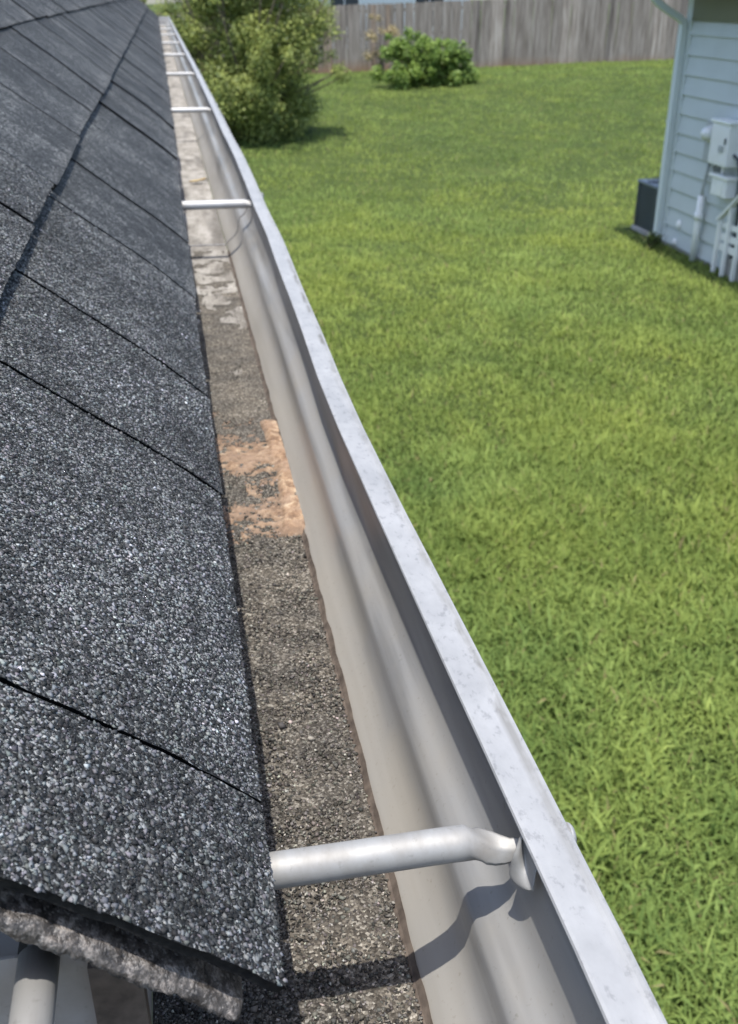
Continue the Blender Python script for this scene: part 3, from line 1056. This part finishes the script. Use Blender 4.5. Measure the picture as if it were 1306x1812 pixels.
# ------------------------------------------------------------------ what lies in the gutter
# washed-out granules: a thin bed, then loose stones
yy = np.linspace(GY0 + 0.002, 1.34, 330); xx = np.linspace(-0.028, 0.0565, 40)
gx, gy = np.meshgrid(xx, yy)
off_ = np.interp(gy, flo_y, flo_d) * (gx > 0.03) * np.clip((gx - 0.03) / 0.0265, 0, 1)
hgt = 0.0011 + 0.0007 * vnoise2(gx * 90, gy * 90, 91) + 0.0004 * vnoise2(gx * 300, gy * 300, 92)
fade = np.clip(np.interp(gy, [0, 0.55, 0.75, 0.95, 1.3], [1.6, 1.3, 0.7, 0.45, -0.2]) + 0.7 * vnoise2(gx * 75, gy * 42, 93) + 0.35 * vnoise2(gx * 210, gy * 130, 94), -0.9, 1)
hgt = np.where(fade < 1, hgt * fade - 0.0004 * (1 - fade), hgt)
V = np.stack([gx + off_, gy, FZ + 0.0001 + hgt], -1).reshape(-1, 3)
n_, m_ = gx.shape
idx = np.arange(n_ * m_).reshape(n_, m_)
fq = np.stack([idx[:-1, :-1], idx[:-1, 1:], idx[1:, 1:], idx[1:, :-1]], -1).reshape(-1, 4)
sed = fast_mesh('granule_sediment', V, [fq], M_SED, smooth=True)
tag(sed, 'brown grey bed of washed-out granules on the gutter floor', 'sediment', kind='stuff')
n = 34000
y = GY0 + 0.01 + rng.beta(1.0, 2.3, n) * 1.25
x = rng.uniform(-0.027, 0.0570, n)
k = rng.uniform(0, 1, n) < np.clip(1.15 - (y - 0.55) * 1.6 + 0.5 * vnoise2(x * 60, y * 22, 95), 0.02, 1)
x, y = x[k], y[k]
x = x + np.interp(y, flo_y, flo_d) * np.clip((x - 0.03) / 0.0265, 0, 1)
n = len(x)
P = np.stack([x, y, np.full(n, FZ + 0.0012) - 0.001 * (y > 0.7)], 1)
V, F_, C_ = granules(P, np.tile([0, 0, 1.0], (n, 1)), rng.lognormal(math.log(0.0006), 0.3, n), stone_colors(n, True), 0.3)
gs = fast_mesh('loose_granules', V, [F_], M_GR, sed, col=C_)
tag(gs, kind='stuff')

# dried orange mud against the front wall
mz = FZ + 0.0004
ny_, nx_ = 330, 150
yv = np.linspace(0.535, 0.775, ny_); xv = np.linspace(0.010, 0.0640, nx_)
gx, gy = np.meshgrid(xv, yv)
corner = 0.0580 + np.interp(gy, flo_y, flo_d)
dx_ = corner - gx                                        # distance from the wall
wn1 = vnoise2(gx * 110, gy * 110, 101); wn2 = vnoise2(gx * 320, gy * 320, 102); wn3 = vnoise(gy * 45, 103)
wid = 0.0115 + 0.0035 * wn3 + 0.004 * np.clip((0.64 - gy) / 0.1, 0, 1)
ridge = np.clip((wid - dx_) / 0.004, 0, 1) * np.clip((gy - 0.548) / 0.012, 0, 1) * np.clip((0.742 - gy) / 0.012, 0, 1)
ridge = ridge * (0.0030 + 0.0013 * wn1 + 0.0006 * wn2)
film = (np.exp(-((gy - 0.575) / 0.022) ** 2) + 1.05 * np.exp(-((gy - 0.672) / 0.026) ** 2) + 0.45 * np.exp(-((gy - 0.63) / 0.03) ** 2) * (gx > 0.032)) * (0.9 + 0.6 * wn1 + 0.55 * wn2) - 0.4
film = np.clip(film, -0.9, 0.6) * 0.0026
hgt = np.maximum(ridge, film)
hgt = np.where(ridge > 0.0002, np.maximum(ridge, film), film)
hgt = hgt + 0.0005 * vnoise2(gx * 520, gy * 520, 104) + 0.0003 * vnoise2(gx * 1100, gy * 1100, 105)
V = np.stack([np.minimum(gx, corner + 0.0025), gy, mz + 0.0006 + hgt], -1).reshape(-1, 3)
idx = np.arange(ny_ * nx_).reshape(ny_, nx_)
fq = np.stack([idx[:-1, :-1], idx[:-1, 1:], idx[1:, 1:], idx[1:, :-1]], -1).reshape(-1, 4)
H_ = hgt.ravel()
fq = fq[(H_[fq] > -0.0014).any(1)]
thin = np.clip((hgt.ravel() + 0.0004) / 0.0036 + 0.3 * wn2.ravel(), 0, 1)          # thin crust lets the grit show through
mud = fast_mesh('dried_mud', V, [fq], M_MUD, col=np.stack([thin] * 3, 1), smooth=True)
tag(mud, 'crusty orange dried mud stuck to the gutter floor and front wall', 'dried mud')

# small dry leaf lying further along
lc = hit(347, 324, FZ + 0.002)
vs, fs = [], []
for i in range(9):
    t = i / 8
    w = 0.006 * math.sin(math.pi * (0.06 + 0.9 * t)) * (1 + 0.2 * random.uniform(-1, 1))
    for j in (-1, 0, 1):
        vs.append((lc.x - 0.012 + 0.03 * t, lc.y + j * w + 0.004 * t, lc.z + 0.0015 + 0.004 * t * t + 0.0022 * abs(j)))
for i in range(8):
    for j in range(2):
        fs.append((i * 3 + j, i * 3 + j + 1, i * 3 + j + 4, i * 3 + j + 3))
o = mesh('dry_leaf', vs, fs, M_DRYLEAF, None, True)
sm = o.modifiers.new('thickness', 'SOLIDIFY'); sm.thickness = 0.0004
tag(o, 'small curled dry leaf lying on the pale gutter floor', 'leaf')

# ------------------------------------------------------------------ neighbouring house on the right
WX, WY = 5.75, 11.57                 # its side wall and far corner
nb = empty('neighbour_house', (WX + 3, 6, 0), 'blue grey house with lap siding and utility boxes on its wall', 'house')
EXPO = 0.2027
b = MB().box((WX + 0.02, 2.0, -0.1), (WX + 7.0, WY - 0.02, 2.9))
b.build('wall', M_SIDING, nb)
for k in range(12):
    z0 = 0.035 + k * EXPO
    z1 = min(z0 + EXPO + 0.02, 2.404)
    me_b = MB()
    me_b.add([(WX - 0.026, 2.0, z0), (WX + 0.006, 2.0, z0), (WX + 0.014, 2.0, z1), (WX + 0.004, 2.0, z1),
              (WX - 0.026, WY - 0.11, z0), (WX + 0.006, WY - 0.11, z0), (WX + 0.014, WY - 0.11, z1), (WX + 0.004, WY - 0.11, z1)],
             [(0, 3, 2, 1), (4, 5, 6, 7), (0, 1, 5, 4), (1, 2, 6, 5), (2, 3, 7, 6), (3, 0, 4, 7)])
    me_b.build('siding_board', M_SIDING, nb)
MB().box((WX - 0.028, WY - 0.108, 0.03), (WX + 0.019, WY + 0.02, 2.739)).build('corner_board', M_TRIM, nb, bevel=0.004)
MB().box((WX - 0.012, 2.0, -0.1), (WX + 0.0195, WY + 0.01, 0.033)).build('foundation', M_CONC, nb)
MB().box((WX - 0.45, 1.6, 2.74), (WX + 0.3, WY + 0.40, 2.755)).build('soffit', M_SOFFIT, nb)
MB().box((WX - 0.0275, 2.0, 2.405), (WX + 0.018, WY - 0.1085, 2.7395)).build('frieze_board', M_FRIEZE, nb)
MB().box((WX - 0.47, 1.6, 2.73), (WX - 0.451, WY + 0.42, 2.90)).build('fascia_board', M_TRIM, nb)
b = MB()
zr0, zr1 = 2.915, 4.9
b.add([(WX - 0.51, 1.55, zr0), (WX + 3.5, 1.55, zr1), (WX + 7.46, 1.55, zr0), (WX - 0.51, WY + 0.44, zr0), (WX + 3.5, WY + 0.44, zr1), (WX + 7.46, WY + 0.44, zr0),
       (WX - 0.51, 1.55, zr0 - 0.04), (WX + 3.5, 1.55, zr1 - 0.04), (WX + 7.46, 1.55, zr0 - 0.04), (WX - 0.51, WY + 0.44, zr0 - 0.04), (WX + 3.5, WY + 0.44, zr1 - 0.04), (WX + 7.46, WY + 0.44, zr0 - 0.04)],
      [(0, 1, 4, 3), (1, 2, 5, 4), (6, 9, 10, 7), (7, 10, 11, 8), (0, 6, 7, 1), (1, 7, 8, 2), (3, 4, 10, 9), (4, 5, 11, 10), (0, 3, 9, 6), (2, 8, 11, 5)])
b.build('roof', M_ROOF2, nb)
b = MB()
for y in (2.02, WY - 0.04):
    b.add([(WX + 0.02, y, 2.9), (WX + 6.98, y, 2.9), (WX + 3.5, y, 4.8), (WX + 0.02, y + 0.02, 2.9), (WX + 6.98, y + 0.02, 2.9), (WX + 3.5, y + 0.02, 4.8)],
          [(0, 1, 2), (5, 4, 3), (0, 3, 4, 1), (1, 4, 5, 2), (2, 5, 3, 0)])
b.build('gable', M_SIDING, nb)
# eave gutter and downspout at the far corner
b = MB()
gp = [(x - 0.05, z + 0.32) for x, z in [(WX - 0.422, 2.56), (WX - 0.424, 2.455), (WX - 0.50, 2.455), (WX - 0.535, 2.50), (WX - 0.54, 2.56), (WX - 0.53, 2.56), (WX - 0.52, 2.505), (WX - 0.49, 2.465), (WX - 0.432, 2.465), (WX - 0.43, 2.56)]]
n = len(gp)
b.add([(x, 1.6, z) for x, z in gp] + [(x, WY + 0.40, z) for x, z in gp], [tuple(range(n)), tuple(range(2 * n - 1, n - 1, -1))] + [(i, n + i, n + (i + 1) % n, (i + 1) % n) for i in range(n)])
b.build('eave_gutter', M_TRIM, nb)
ds = empty('downspout', (WX - 0.06, WY + 0.0, 0.0), 'pale blue downspout with an elbow at the far corner of the neighbouring house', 'downspout')


def rect_pipe(pts, wx_, wy_):
    b_ = MB()
    vs_, k = [], len(pts)
    for i, p_ in enumerate(pts):
        p_ = Vector(p_)
        t_ = (Vector(pts[min(i + 1, k - 1)]) - Vector(pts[max(i - 1, 0)])).normalized()
        a_ = Vector((0, 1, 0))
        c_ = t_.cross(a_).normalized()
        for sa_, sb_ in ((-1, -1), (1, -1), (1, 1), (-1, 1)):
            vs_.append(p_ + a_ * sa_ * wy_ / 2 + c_ * sb_ * wx_ / 2)
    fs_ = [tuple(range(3, -1, -1)), tuple((k - 1) * 4 + j for j in range(4))]
    for i in range(k - 1):
        for j in range(4):
            fs_.append((i * 4 + j, i * 4 + (j + 1) % 4, (i + 1) * 4 + (j + 1) % 4, (i + 1) * 4 + j))
    return b_.add(vs_, fs_)


px_ = WX - 0.068
rect_pipe([(px_, WY - 0.01, 0.05), (px_, WY - 0.01, 1.0), (px_, WY - 0.01, 2.335)], 0.072, 0.09).build('pipe', M_TRIM, ds, bevel=0.006)
rect_pipe([(px_, WY - 0.01, 2.336), (px_ - 0.01, WY - 0.01, 2.385), (px_ - 0.06, WY - 0.01, 2.43), (px_ - 0.19, WY - 0.01, 2.495), (px_ - 0.31, WY - 0.01, 2.565), (px_ - 0.42, WY - 0.01, 2.66), (px_ - 0.44, WY - 0.01, 2.70), (px_ - 0.445, WY - 0.01, 2.775)], 0.068, 0.086).build('elbow', M_TRIM, ds, bevel=0.006)
rect_pipe([(px_, WY - 0.01, 0.055), (px_ - 0.015, WY - 0.01, 0.03), (px_ - 0.10, WY - 0.01, 0.015)], 0.07, 0.088).build('outlet', M_TRIM, ds)
MB().box((px_ - 0.04, WY - 0.06, 1.35), (WX - 0.0285, WY + 0.04, 1.375)).build('strap', M_TRIM, ds)
# shadow gap behind the downspout is real: the pipe stands off the corner board

# electric meter, boxes and conduit
wf = WX - 0.0265
em = empty('electric_meter', (wf, 10.5, 1.3), 'round glass electric meter on a grey box beside the large white cabinet', 'electric meter')
MB().box((wf - 0.09, 10.385, 1.06), (wf, 10.63, 1.47)).build('meter_box', M_UTILG, em, bevel=0.01)
vs, fs = dome((wf - 0.105, 10.52, 1.35), 0.075, 0.09, -1, 20, 7)
mesh('meter_dome', vs, fs, M_DOME, em, True)
MB().tube([(wf - 0.0905, 10.52, 1.35), (wf - 0.108, 10.52, 1.35)], 0.083, 20).build('meter_ring', M_UTIL, em)
cab = empty('utility_cabinet', (wf, 10.17, 1.1), 'tall white ribbed utility cabinet mounted on the blue grey wall', 'utility box')
MB().box((wf - 0.165, 9.99, 1.08), (wf, 10.365, 1.49)).build('cabinet_body', M_UTIL, cab, bevel=0.012)
MB().box((wf - 0.185, 9.97, 1.4905), (wf, 10.38, 1.52)).build('rain_hood', M_WHITE, cab, bevel=0.008)
for k in range(6):
    y = 10.02 + k * 0.056
    MB().box((wf - 0.173, y, 1.12), (wf - 0.1652, y + 0.026, 1.45)).build('rib', M_WHITE, cab)
MB().box((wf - 0.1815, 10.06, 1.22), (wf - 0.1735, 10.15, 1.28)).build('label_plate', M_UTILG, cab)
MB().box((wf - 0.184, 10.02, 1.30), (wf - 0.1735, 10.04, 1.36)).build('latch', M_DARK, cab)
MB().tube([(wf - 0.08, 9.99, 1.2), (wf - 0.08, 9.9, 1.17), (wf - 0.06, 9.84, 1.0), (wf - 0.03, 9.82, 0.6), (wf - 0.03, 9.82, 0.2)], 0.016, 8).build('cable', M_DARK, cab, True)
MB().box((wf - 0.06, 10.40, 0.86), (wf, 10.50, 1.0)).build('knockout_box', M_UTILG, em, bevel=0.005)
MB().tube([(wf - 0.03, 10.45, 1.0005), (wf - 0.03, 10.45, 1.0595)], 0.02, 10).build('nipple', M_UTILG, em, True)
lb = empty('junction_box', (wf, 10.15, 0.8), 'smaller white junction box under the ribbed cabinet', 'utility box')
MB().box((wf - 0.12, 9.98, 0.775), (wf, 10.30, 0.955)).build('box_body', M_UTIL, lb, bevel=0.01)
MB().box((wf - 0.14, 9.95, 0.9555), (wf, 10.35, 0.985)).build('hood', M_WHITE, lb, bevel=0.006)
MB().box((wf - 0.128, 10.05, 0.79), (wf - 0.1202, 10.16, 0.93)).build('cover_plate', M_WHITE, lb)
MB().tube([(wf - 0.06, 10.2, 0.9855), (wf - 0.06, 10.2, 1.0795)], 0.02, 10).build('conduit', M_UTIL, lb, True)
cd = empty('conduit', (wf - 0.04, 10.6, 0.0), 'white vertical conduit running down the wall into the grass', 'pipe')
MB().tube([(wf - 0.045, 10.6, -0.03), (wf - 0.045, 10.6, 0.35), (wf - 0.045, 10.6, 0.70)], 0.038, 14).build('pipe', M_WHITE, cd, True)
MB().tube([(wf - 0.045, 10.6, 0.44), (wf - 0.045, 10.6, 0.52)], 0.05, 14).build('coupling', M_WHITE, cd, True)
MB().tube([(wf - 0.045, 10.6, 0.70), (wf - 0.045, 10.6, 0.78), (wf - 0.03, 10.58, 0.95), (wf - 0.03, 10.56, 1.065)], 0.018, 10).build('cable', M_UTILG, cd, True)
for y, z, r_, lab in ((11.12, 0.285, 0.055, 'round white dome on the siding above a second, lower dome'), (11.17, 0.075, 0.045, 'small white dome low on the siding just above the ground')):
    vs, fs = dome((wf + 0.004, y, z), r_, 0.03, -1, 16, 5)
    o = mesh('wall_dome', vs, fs, M_WHITE, None, True)  # shallow white dome set on the siding
    tag(o, lab, 'vent cap')

# white wooden rail and boards of a low stoop against the wall
st_ = empty('stoop_railing', (5.66, 9.8, 0.0), 'white wooden railing with boards of a low stoop against the house wall', 'railing')
py_ = [10.075, 9.885, 9.66, 9.43, 9.2]
pt_ = [0.53, 0.70, 0.90, 1.0, 1.0]
for y, zt in zip(py_, pt_):
    MB().box((5.632, y - 0.019, -0.02), (5.672, y + 0.019, zt)).build('post', M_WHITE, st_, bevel=0.004)
for z0, z1 in ((0.235, 0.31), (0.345, 0.415), (0.47, 0.53)):
    for k in range(4):
        if z1 > pt_[k] + 0.01: continue
        MB().box((5.6725, py_[k + 1], z0), (5.69, py_[k] + 0.015 if k == 0 else py_[k] - 0.001, z1)).build('board', M_WHITE, st_, bevel=0.003)
b = MB()
for k in range(4):
    a_, c_ = py_[k] + (0.03 if k == 0 else 0), py_[k + 1]
    za, zb = pt_[k] + 0.001, pt_[k + 1] + 0.001
    b.add([(5.615, a_, za), (5.69, a_, za), (5.69, c_, zb), (5.615, c_, zb), (5.615, a_, za + 0.03), (5.69, a_, za + 0.03), (5.69, c_, zb + 0.03), (5.615, c_, zb + 0.03)],
          [(0, 1, 2, 3), (7, 6, 5, 4), (0, 4, 5, 1), (1, 5, 6, 2), (2, 6, 7, 3), (3, 7, 4, 0)])
b.build('handrail', M_WHITE, st_)
MB().box((5.692, 9.0, -0.05), (wf - 0.0005, 9.98, 0.2)).build('step', M_CONC, st_, bevel=0.01)

# air conditioner behind the corner
ac = empty('air_conditioner', (6.1, 12.1, 0.0), 'dark air conditioning condenser behind the far corner of the blue grey house', 'air conditioner')
ax0, ax1, ay0, ay1, azt = 5.735, 6.36, 11.82, 12.36, 0.60
MB().box((ax0 - 0.02, ay0 - 0.02, -0.05), (ax1 + 0.04, ay1 + 0.02, 0.04)).build('pad', M_CONC, ac, bevel=0.01)
MB().box((ax0 + 0.02, ay0 + 0.02, 0.0405), (ax1 - 0.02, ay1 - 0.02, azt - 0.035)).build('coil', M_DARK, ac)
for x in (ax0, ax1 - 0.045):
    for y in (ay0, ay1 - 0.045):
        MB().box((x, y, 0.0405), (x + 0.045, y + 0.045, azt - 0.035)).build('corner_post', M_DARK, ac, bevel=0.006)
for k in range(15):
    z = 0.08 + k * 0.031
    MB().box((ax0 + 0.004, ay0 + 0.0455, z), (ax0 + 0.0195, ay1 - 0.0455, z + 0.012)).build('louvre', M_DARK, ac)
    MB().box((ax0 + 0.0455, ay0 + 0.004, z), (ax1 - 0.0455, ay0 + 0.0195, z + 0.012)).build('louvre', M_DARK, ac)
MB().box((ax0 - 0.01, ay0 - 0.01, azt - 0.0345), (ax1 + 0.01, ay1 + 0.01, azt)).build('lid', M_ACTOP, ac, bevel=0.01)
b = MB()
for k in range(5):
    r_ = 0.06 + 0.055 * k
    cc = ((ax0 + ax1) / 2, (ay0 + ay1) / 2, azt + 0.012)
    pts = [(cc[0] + r_ * math.cos(q), cc[1] + r_ * math.sin(q), cc[2]) for q in np.linspace(0, 2 * math.pi, 25)]
    b.tube(pts, 0.004, 5, False)
b.tube([(cc[0] - 0.3, cc[1], azt + 0.006), (cc[0] + 0.3, cc[1], azt + 0.006)], 0.006, 6).tube([(cc[0], cc[1] - 0.3, azt + 0.006), (cc[0], cc[1] + 0.3, azt + 0.006)], 0.006, 6)
b.build('fan_guard', M_DARK, ac)

# ------------------------------------------------------------------ back fence
FA, FB = Vector((-9.0, 34.9)), Vector((27.0, 30.0))
fdir = (FB - FA).normalized()
fn = Vector((fdir.y, -fdir.x))
fl = (FB - FA).length
fence = empty('board_fence', (5, 33, 0.4), 'tall weathered grey wooden board fence along the back of the lawn', 'fence')
PW = 0.142
npk = int(fl / PW)
bm_ = MB()
bm_.box((0, -0.009, 0), (0.136, 0.009, 1.83))
picket_meshes = []
for k in range(4):
    me = bpy.data.meshes.new('picket')
    w_, hh = 0.1405, 1.86
    v = [(0, -0.009, 0), (w_, -0.009, 0), (w_, 0.009, 0), (0, 0.009, 0)]
    tp = [(0, hh - 0.03), (0.03, hh), (w_ - 0.03, hh), (w_, hh - 0.03)]
    v += [(a, -0.009, z) for a, z in tp] + [(a, 0.009, z) for a, z in tp]
    me.from_pydata(v, [], [(0, 1, 7, 6, 5, 4), (3, 8, 9, 10, 11, 2), (0, 4, 8, 3), (1, 2, 11, 7), (4, 5, 9, 8), (5, 6, 10, 9), (6, 7, 11, 10), (0, 3, 2, 1)])
    me.materials.append(M_FENCE[k])
    picket_meshes.append(me)
ang = math.atan2(fdir.y, fdir.x)
rf = random.Random(5)
tone = 0
for k in range(npk):
    p_ = FA + fdir * (k * PW)
    z = float(ground_z(p_.x, p_.y)) - 0.03
    if rf.random() < 0.45:
        left = p_.x < 8.5
        tone = rf.choice([0, 0, 1, 1, 3]) if left else rf.choice([0, 0, 2, 3, 0])
    o = bpy.data.objects.new('picket', picket_meshes[tone])
    COL.objects.link(o)
    o.parent = fence
    o.location = Vector((p_.x, p_.y, z + rf.uniform(-0.012, 0.012))) - fence.location
    o.rotation_euler = (R(rf.uniform(-0.6, 0.6)), R(rf.uniform(-0.5, 0.5)), ang)
for hz_ in (0.3, 0.95, 1.6):
    for k in range(0, int(fl / 2.4)):
        a_ = FA + fdir * (k * 2.4) - fn * 0.03; b_ = FA + fdir * min(fl, (k + 1) * 2.4 - 0.002) - fn * 0.03
        za, zb = float(ground_z(a_.x, a_.y)) + hz_, float(ground_z(b_.x, b_.y)) + hz_
        v = []
        for q_, z_ in ((a_, za), (b_, zb)):
            for d_, e_ in ((0.0, 0), (-0.038, 0), (-0.038, 0.085), (0.0, 0.085)):
                v.append((q_.x + fn.x * d_ - fn.x * 0.0, q_.y + fn.y * d_, z_ + e_))
        MB().add(v, [(0, 1, 2, 3), (7, 6, 5, 4), (0, 4, 5, 1), (1, 5, 6, 2), (2, 6, 7, 3), (3, 7, 4, 0)]).build('rail', M_FENCE[0], fence)
for k in range(0, int(fl / 2.4) + 1):
    a_ = FA + fdir * (k * 2.4) - fn * 0.115
    z_ = float(ground_z(a_.x, a_.y))
    MB().box((a_.x - 0.045, a_.y - 0.045, z_ - 0.1), (a_.x + 0.045, a_.y + 0.045, z_ + 1.8)).build('post', M_FENCE[0], fence)

# house beyond the fence
fh = empty('far_house', (8, 50, 0.5), 'white house with grey windows showing just above the back fence', 'house')
hx0, hx1, hy = 5.6, 12.6, 45.0
MB().box((hx0, hy, 0.0), (hx1, hy + 9, 3.3)).build('wall', M_WALLW, fh)
for k in range(14):
    z0 = 0.6 + k * 0.19
    MB().add([(hx0, hy - 0.02, z0), (hx1, hy - 0.02, z0), (hx1, hy - 0.001, z0), (hx0, hy - 0.001, z0), (hx0, hy - 0.006, z0 + 0.186), (hx1, hy - 0.006, z0 + 0.186), (hx1, hy - 0.001, z0 + 0.186), (hx0, hy - 0.001, z0 + 0.186)],
             [(0, 1, 5, 4), (0, 3, 2, 1), (4, 5, 6, 7), (0, 4, 7, 3), (1, 2, 6, 5)]).build('siding_board', M_WALLW, fh)
for x in (7.4, 10.9):
    w_ = MB().box((x - 0.65, hy - 0.06, 1.35), (x + 0.65, hy - 0.022, 2.75)).build('window', M_WHITE, fh)
    for s_ in (0, 1):
        MB().box((x - 0.58 + s_ * 0.6, hy - 0.07, 1.42), (x - 0.02 + s_ * 0.6, hy - 0.0605, 2.68)).build('pane', M_GLASS, w_)
MB().add([(hx0 - 0.5, hy - 0.5, 3.25), (hx1 + 0.5, hy - 0.5, 3.25), (hx1 + 0.5, hy + 4.5, 5.6), (hx0 - 0.5, hy + 4.5, 5.6), (hx1 + 0.5, hy + 9.5, 3.25), (hx0 - 0.5, hy + 9.5, 3.25)],
         [(0, 1, 2, 3), (3, 2, 4, 5), (0, 3, 5), (1, 4, 2)]).build('roof', M_ROOF2, fh)


# ------------------------------------------------------------------ shrubs
def leaf_cloud(C_, Rr, n, leaf, dark, lite, seed, shell=0.5, up=0.35):
    """n leaves spread through lumpy clumps: C_ (k,3) clump centres, Rr (k,) radii"""
    r = np.random.default_rng(seed)
    w = Rr ** 2.2
    k = r.choice(len(Rr), n, p=w / w.sum())
    d = r.normal(0, 1, (n, 3)); d /= np.linalg.norm(d, axis=1)[:, None]
    rad = r.uniform(0, 1, n) ** shell
    lump = 1 + 0.22 * vnoise2(d[:, 0] * 3 + k * 7, d[:, 2] * 3 + d[:, 1] * 2, seed)
    P = C_[k] + d * (rad * Rr[k] * lump)[:, None]
    nrm = d * 0.7 + np.array([0, 0, up + 0.5]) + r.normal(0, 0.55, (n, 3))
    nrm /= np.linalg.norm(nrm, axis=1)[:, None]
    t = np.cross(nrm, r.normal(0, 1, (n, 3))); t /= np.linalg.norm(t, axis=1)[:, None]
    b_ = np.cross(nrm, t)
    L = leaf * r.uniform(0.6, 1.3, n)[:, None]
    Wd = L * r.uniform(0.4, 0.62, n)[:, None]
    V = np.stack([P - t * L * 0.5, P + b_ * Wd * 0.5 + nrm * Wd * 0.1, P + t * L * 0.5 - nrm * L * 0.12, P - b_ * Wd * 0.5 + nrm * Wd * 0.1], 1)
    tone = np.clip(0.45 + 0.25 * r.normal(0, 1, n) + 0.3 * vnoise(k * 1.7, seed + 1), 0, 1)[:, None]
    col = np.array(dark) * (1 - tone) + np.array(lite) * tone
    i = np.arange(n) * 4
    return V.reshape(-1, 3), [np.stack([i, i + 1, i + 2, i + 3], 1)], np.repeat(col, 4, 0)


def shrub(name, base, clumps, n, leaf, dark, lite, seed, label, trunk_h, inner=None):
    t = empty(name, base, label, 'shrub')
    C_ = np.array([c[:3] for c in clumps]) + np.array(base)
    Rr = np.array([c[3] for c in clumps])
    V, fs, col = leaf_cloud(C_, Rr, n, leaf, dark, lite, seed)
    lo = ground_z(V[:, 0], V[:, 1]) + 0.01
    V[:, 2] = np.maximum(V[:, 2], lo)
    fast_mesh('crown', V, fs, M_LEAF, t, col=col)
    r = random.Random(seed)
    b_ = MB()
    for c in clumps:
        tip = Vector(base) + Vector(c[:3])
        st_ = Vector(base) + Vector((r.uniform(-0.15, 0.15), r.uniform(-0.15, 0.15), -0.05))
        mid = st_.lerp(tip, 0.5) + Vector((r.uniform(-0.15, 0.15), r.uniform(-0.15, 0.15), 0.15))
        b_.tube([st_, mid, tip], [0.035 * trunk_h, 0.022 * trunk_h, 0.008 * trunk_h], 6)
    b_.build('trunk', M_BARK, t, True)
    return t


rb = random.Random(77)
bx, by = 1.55, 21.3
bz = float(ground_z(bx, by))
clumps = []
for k in range(95):
    a_ = rb.uniform(0, 2 * math.pi)
    zz = rb.uniform(0.28, 3.35)
    wid = 1.62 * math.sqrt(max(0.05, 1 - ((zz - 1.7) / 2.05) ** 2))
    rad = rb.uniform(0.45, 1.0) * wid
    clumps.append((rad * math.cos(a_), rad * math.sin(a_), zz, rb.uniform(0.28, 0.52)))
for k in range(26):
    a_ = rb.uniform(0, 2 * math.pi); zz = rb.uniform(0.6, 3.3)
    wid = 1.62 * math.sqrt(max(0.05, 1 - ((zz - 1.7) / 2.05) ** 2)) + rb.uniform(0.15, 0.42)
    clumps.append((wid * math.cos(a_), wid * math.sin(a_), zz, rb.uniform(0.1, 0.2)))
for zz in (0.5, 1.0, 1.5, 2.0, 2.5, 3.0):
    clumps.append((rb.uniform(-0.3, 0.3), rb.uniform(-0.3, 0.3), zz, 0.85))
shrub('large_shrub', (bx, by, bz), clumps, 120000, 0.062, (0.12, 0.165, 0.045), (0.41, 0.45, 0.125), 3, 'large rounded green shrub at the end of the gutter', 1.0)
sx_, sy_ = 6.6, 27.6
sz_ = float(ground_z(sx_, sy_))
clumps = []
for k in range(80):
    a_ = rb.uniform(0, 2 * math.pi); rad = rb.uniform(0, 1.0) ** 0.7
    u_, w_ = rad * math.cos(a_), rad * math.sin(a_)
    clumps.append((u_ * 1.3 + 0.0, w_ * 0.8, 0.10 + rb.uniform(0, 1) * 1.1 * math.sqrt(max(0.02, 1 - rad * rad)), rb.uniform(0.12, 0.28)))
clumps.append((0.0, 0.0, 0.35, 0.6))
for k in range(22):
    a_ = rb.uniform(0, 2 * math.pi)
    clumps.append((1.05 * math.cos(a_), 0.7 * math.sin(a_), rb.uniform(0.3, 1.25), rb.uniform(0.06, 0.14)))
shrub('vine_mound', (sx_, sy_, sz_), clumps, 22000, 0.09, (0.10, 0.175, 0.035), (0.28, 0.38, 0.08), 4, 'low bright green leafy mound in front of the board fence', 0.4)
# dry sapling beside it
dx0, dy0 = 6.15, 31.2
dz0 = float(ground_z(dx0, dy0))
clumps = [(rb.uniform(-0.42, 0.45), rb.uniform(-0.2, 0.2), rb.uniform(0.5, 1.65), rb.uniform(0.08, 0.17)) for _ in range(17)]
shrub('dry_sapling', (dx0, dy0, dz0), clumps, 900, 0.09, (0.3, 0.24, 0.12), (0.5, 0.42, 0.25), 5, 'thin dry yellowish sapling against the fence behind the green mound', 0.35)
# weeds at the foot of the corner and a few taller tufts in the lawn
for k, (x, y, hh, lab) in enumerate(((5.50, 11.25, 0.16, 'small pale weed tuft at the foot of the downspout'),)):
    z = float(ground_z(x, y))
    cl = [(rb.uniform(-0.08, 0.08), rb.uniform(-0.08, 0.08), rb.uniform(0.04, hh), 0.06) for _ in range(5)]
    t = shrub('weed', (x, y, z), cl, 260, 0.05, (0.07, 0.11, 0.025), (0.2, 0.24, 0.08), 9 + k, lab, 0.1)
    t['category'] = 'weed'
